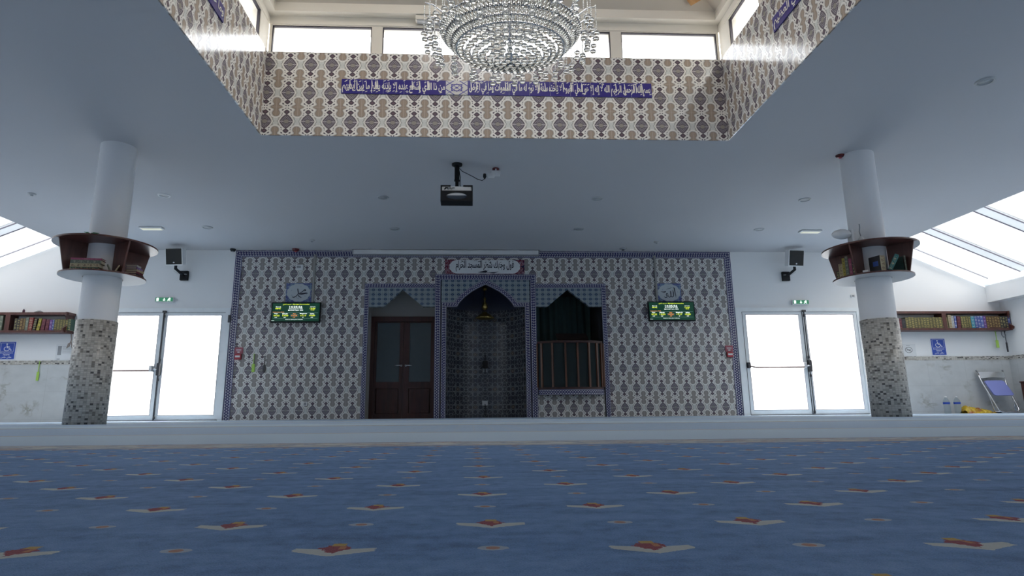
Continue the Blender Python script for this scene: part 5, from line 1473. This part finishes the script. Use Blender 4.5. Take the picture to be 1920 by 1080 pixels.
# exit signs
def exit_sign(x, z, label):
    t = thing('exit_sign', label, 'exit sign', (x, D-0.002, z))
    MB().box(-0.18, 0.18, -0.06, 0, -0.052, 0.05, bev=0.008).build('housing', M['whiteplastic'], t)
    s = MB().box(-0.168, 0.168, -0.063, -0.058, -0.035, 0.042).build('sign_face', M['exit_green'], t)
    y = -0.0645
    b = MB()
    b.box(-0.148, -0.105, y, y+0.001, -0.028, 0.034)                                    # doorway
    b.box(-0.008, 0.008, y, y+0.001, -0.005, 0.03); b.prism([(-0.03, -0.003), (0.0, -0.028), (0.03, -0.003)], y, y+0.001)   # arrow down
    for a in (((0.082, 0.016), (0.108, 0.018)), ((0.10, 0.016), (0.092, -0.010)), ((0.094, -0.006), (0.115, -0.014)), ((0.115, -0.014), (0.118, -0.028)), ((0.094, -0.006), (0.078, -0.020)), ((0.078, -0.020), (0.062, -0.022)),
              ((0.108, 0.018), (0.126, 0.006)), ((0.086, 0.016), (0.072, 0.0))):
        p, q = a; stroke(b, [(p[0], p[1], 0.011), ((p[0]+q[0])/2, (p[1]+q[1])/2, 0.011), (q[0], q[1], 0.009)], y, 0, 2)
    b.prism([(0.108+0.010*math.cos(i*PI/5), 0.031+0.0075*math.sin(i*PI/5)) for i in range(10)], y, y+0.001)
    b.build('pictogram', M['exit_white'], s, recalc=False)
exit_sign(-6.105, 2.357, 'small green exit sign with running figure above the left glass doors')
exit_sign(6.852, 2.30, 'small green exit sign with running figure above the right glass doors')

# wheelchair signs and notices
def wheel_sign(x, z, label, rot):
    t = thing('wheelchair_sign', label, 'sign', (x, D-0.003, z)); t.rotation_euler = (0, math.radians(rot), 0)
    MB().box(-0.165, 0.165, -0.006, 0, -0.185, 0.185).build('white_plate', M['signwhite'], t)
    MB().box(-0.150, 0.150, -0.008, -0.006, -0.168, 0.168).build('blue_field', M['signblue'], t)
    y = -0.0095
    b = MB()
    for q in ((-0.125, 0.125, 0.145, 0.149), (-0.125, 0.125, -0.018, -0.014), (-0.125, -0.121, -0.018, 0.149), (0.121, 0.125, -0.018, 0.149)): b.box(q[0], q[1], y, y+0.001, q[2], q[3])
    arc = [(-0.008+0.050*math.cos(math.radians(a)), 0.035+0.040*math.sin(math.radians(a)), 0.011) for a in range(115, 375, 20)]
    stroke(b, arc, y, 0, 2)
    stroke(b, [(-0.012, 0.10, 0.016), (-0.008, 0.075, 0.018), (-0.002, 0.050, 0.014)], y, 0, 3)
    stroke(b, [(-0.008, 0.078, 0.008), (0.02, 0.076, 0.009), (0.042, 0.076, 0.008)], y, 0, 3)
    stroke(b, [(-0.002, 0.052, 0.012), (0.035, 0.050, 0.013), (0.048, 0.045, 0.012), (0.066, 0.008, 0.012), (0.085, 0.014, 0.010)], y, 0, 4)
    b.prism([(-0.014+0.015*math.cos(i*PI/6), 0.124+0.012*math.sin(i*PI/6)) for i in range(12)], y, y+0.001)
    b.build('wheelchair_symbol', M['signwhite'], t, recalc=False)
    b = MB()
    letters(b, 'Emplacement', (0, y, -0.047), 0.235, 0.030, bold=0.012); letters(b, 'reserve', (0, y, -0.083), 0.12, 0.024, bold=0.012)
    letters(b, arabic('مكان خاص'), (0.0, y, -0.130), 0.20, 0.042, bold=0.012)
    b.build('lettering', M['signwhite'], t, recalc=False)
wheel_sign(9.712, 1.362, 'blue wheelchair sign under the right wall bookcase', 0.0)
wheel_sign(-9.005, 1.362, 'blue wheelchair sign under the left wall bookcase', 0.0)
t = thing('no_smoking_notice', 'white no smoking sheet beside the right mosaic column', 'notice', (9.06, D-0.003, 1.30))
MB().box(-0.16, 0.16, -0.003, 0, -0.13, 0.125).build('sheet', M['paper'], t)
b = MB(); rg = [(0.005+0.075*math.cos(math.radians(a)), 0.0+0.056*math.sin(math.radians(a)), 0.008) for a in range(0, 375, 15)]
stroke(b, rg, -0.005, 0, 2); stroke(b, [(-0.04, 0.035, 0.008), (0.0, 0.0, 0.008), (0.055, -0.035, 0.008)], -0.005, 0, 3); b.box(-0.045, 0.05, -0.0055, -0.0045, -0.005, 0.005)
b.box(-0.04, 0.04, -0.0055, -0.0045, 0.088, 0.093)
b.build('no_smoking_symbol', M['dkmetal'], t, recalc=False)
t = thing('paper_notice', 'white printed sheet beside the left mosaic column', 'notice', (-7.925, D-0.003, 1.32))
MB().box(-0.165, 0.165, -0.003, 0, -0.155, 0.16).build('sheet', M['paper'], t)
b = MB().box(-0.13, -0.06, -0.0045, -0.003, -0.05, 0.125)
for i in range(5): b.box(-0.04, 0.13, -0.0045, -0.003, 0.11-i*0.03, 0.116-i*0.03)
b.box(-0.13, -0.07, -0.0045, -0.003, -0.135, -0.12)
b.build('print', M['grey'], t)
t = thing('wall_switch', 'small white switch on the wall beside the right mosaic column', 'switch', (8.02, D-0.002, 2.44))
MB().box(-0.045, 0.045, -0.016, 0, -0.03, 0.03, bev=0.004).build('plate', M['whiteplastic'], t)
MB().box(-0.02, 0.02, -0.022, -0.015, -0.015, 0.015).build('rocker', M['grey'], t)

# ------------------------------------------------------------------ folding chair, bottles, bag by the right wall
fc = thing('folding_chair', 'folded steel chair with lavender seat leaning against the marble wall', 'chair', (10.76, D-0.03, 0))
def fp(x, z): return (x-0.23*(1-z/0.86), -0.34+0.30*z/0.86, z)          # plane of the leaning chair
# frame leaning on the wall: two side tubes joined at the foot, crossing back legs, seat hanging flat
b = MB().tube([fp(-0.37, 0.86), fp(-0.30, 0.62), fp(-0.06, 0.06), fp(0.0, 0.02), fp(0.30, 0.02), fp(0.36, 0.06), fp(0.335, 0.16), fp(0.22, 0.48), fp(0.195, 0.86)], 0.014, 8)
b.build('front_frame', M['chrome'], fc)
b = MB().tube([(-0.32, -0.09, 0.66), (-0.30, -0.20, 0.25), (-0.30, -0.25, 0.03)], 0.012, 8).tube([(0.19, -0.09, 0.60), (0.17, -0.2, 0.25), (0.14, -0.25, 0.03)], 0.012, 8).tube([(-0.30, -0.25, 0.03), (0.14, -0.25, 0.03)], 0.012, 8)
b.build('rear_frame', M['chrome'], fc)
def slab(poly, th=0.022, off=-0.03):
    b = MB(); n_ = len(poly)
    A = [b.bm.verts.new(Vector(fp(x, z))+Vector((0, off, 0))) for x, z in poly]; Bq = [b.bm.verts.new(Vector(fp(x, z))+Vector((0, off-th, 0.008))) for x, z in poly]
    b.face(A); b.face(Bq[::-1])
    for i in range(n_): b.face((A[i], A[(i+1) % n_], Bq[(i+1) % n_], Bq[i]))
    return b
def rr_poly(p, r=0.12):
    out = []
    n_ = len(p)
    for i in range(n_):
        a, c, d_ = Vector(p[i-1]), Vector(p[i]), Vector(p[(i+1) % n_])
        u_ = (a-c)*r; v_ = (d_-c)*r
        for k in range(5):
            t_ = k/4; q = c + u_*(1-t_)**2 + v_*t_**2
            out.append(tuple(q))
    return out
slab(rr_poly([(-0.29, 0.645), (0.12, 0.645), (0.29, 0.345), (-0.13, 0.345)])).build('seat', M['lavender'], fc)
slab(rr_poly([(-0.35, 0.825), (0.195, 0.825), (0.21, 0.70), (-0.06, 0.715), (-0.31, 0.69)], 0.1), 0.015, 0.0).build('backrest', M['chrome'], fc)
for q in (fp(-0.37, 0.86), fp(0.195, 0.86)): MB().ball(q, 0.018, 0, 8).build('end_cap', M['grey'], fc)
for x, l in ((9.545, 'clear plastic water bottle with blue label on the floor, nearer the mosaic column'), (9.765, 'clear plastic water bottle with blue label on the floor, nearer the yellow bag')):
    t = thing('water_bottle', l, 'bottle', (x, D-0.20, 0))
    MB().lathe([(0, 0.004), (0.055, 0.0), (0.06, 0.02), (0.058, 0.08), (0.06, 0.10), (0.058, 0.16), (0.06, 0.22), (0.055, 0.255), (0.018, 0.315), (0.018, 0.325)], 24).build('body', M['bottle'], t)
    MB().lathe([(0.061, 0.185), (0.061, 0.225)], 24).build('wrap_label', M['signblue'], t)
    MB().lathe([(0.02, 0.32), (0.02, 0.342), (0, 0.344)], 16).build('cap', M['whiteplastic'], t)
def bag_mat():
    m = Mat('yellow_red_bag_print'); T_ = m.tc('Object')
    n = m.noise(m.vec(T_[0]*6.0, T_[1]*6.0, T_[2]*14.0), 1.0, 3)
    m.color(m.ramp(n, [(0.35, (0.34, 0.10, 0.03)), (0.47, (0.58, 0.36, 0.02)), (0.6, (0.66, 0.47, 0.03)), (0.72, (0.20, 0.10, 0.04))])).set(rough=0.35); m.bump(n, 0.3, 0.02)
    return m.mat
t = thing('plastic_bag', 'crumpled yellow and red plastic bag lying on the floor by the marble wall', 'bag', (10.15, D-0.22, 0))
b = MB(); nx_, ny_ = 28, 8
grid = []
for i in range(nx_+1):
    rowv = []
    for j in range(ny_+1):
        f, g = i/nx_, j/ny_
        hgt = (0.105*(1-f)**0.8+0.03)*math.sin(PI*g)**0.6*(1+0.25*math.sin(i*1.7+j))*min(1, (1-f)*9+0.1)*min(1, f*14+0.45)
        rowv.append(b.bm.verts.new((-0.29+0.62*f+0.01*math.sin(j*2), -0.10+0.2*g+0.012*math.sin(i*1.3), max(0.001, hgt))))
    grid.append(rowv)
for i in range(nx_):
    for j in range(ny_): b.face((grid[i][j], grid[i+1][j], grid[i+1][j+1], grid[i][j+1]), smooth=True)
b.face([grid[i][0] for i in range(nx_+1)] + [grid[i][ny_] for i in range(nx_, -1, -1)])
b.build('bag_body', bag_mat(), t, recalc=False)
MB().box(0.28, 0.62, -0.05, 0.04, 0.0, 0.022, bev=0.005).build('dark_strap', M['black'], t)
t = thing('wooden_cabinet', 'reddish brown wooden cabinet end against the marble side wall', 'cabinet', (XR-0.062, 11.60, 0))
MB().box(-0.06, 0.06, -0.30, 0.30, 0.0, 0.60, bev=0.006).build('body', M['shelfwood'], t)
MB().box(-0.075, 0.06, -0.31, 0.31, 0.60, 0.625, bev=0.005).build('top', M['shelfwood'], t)
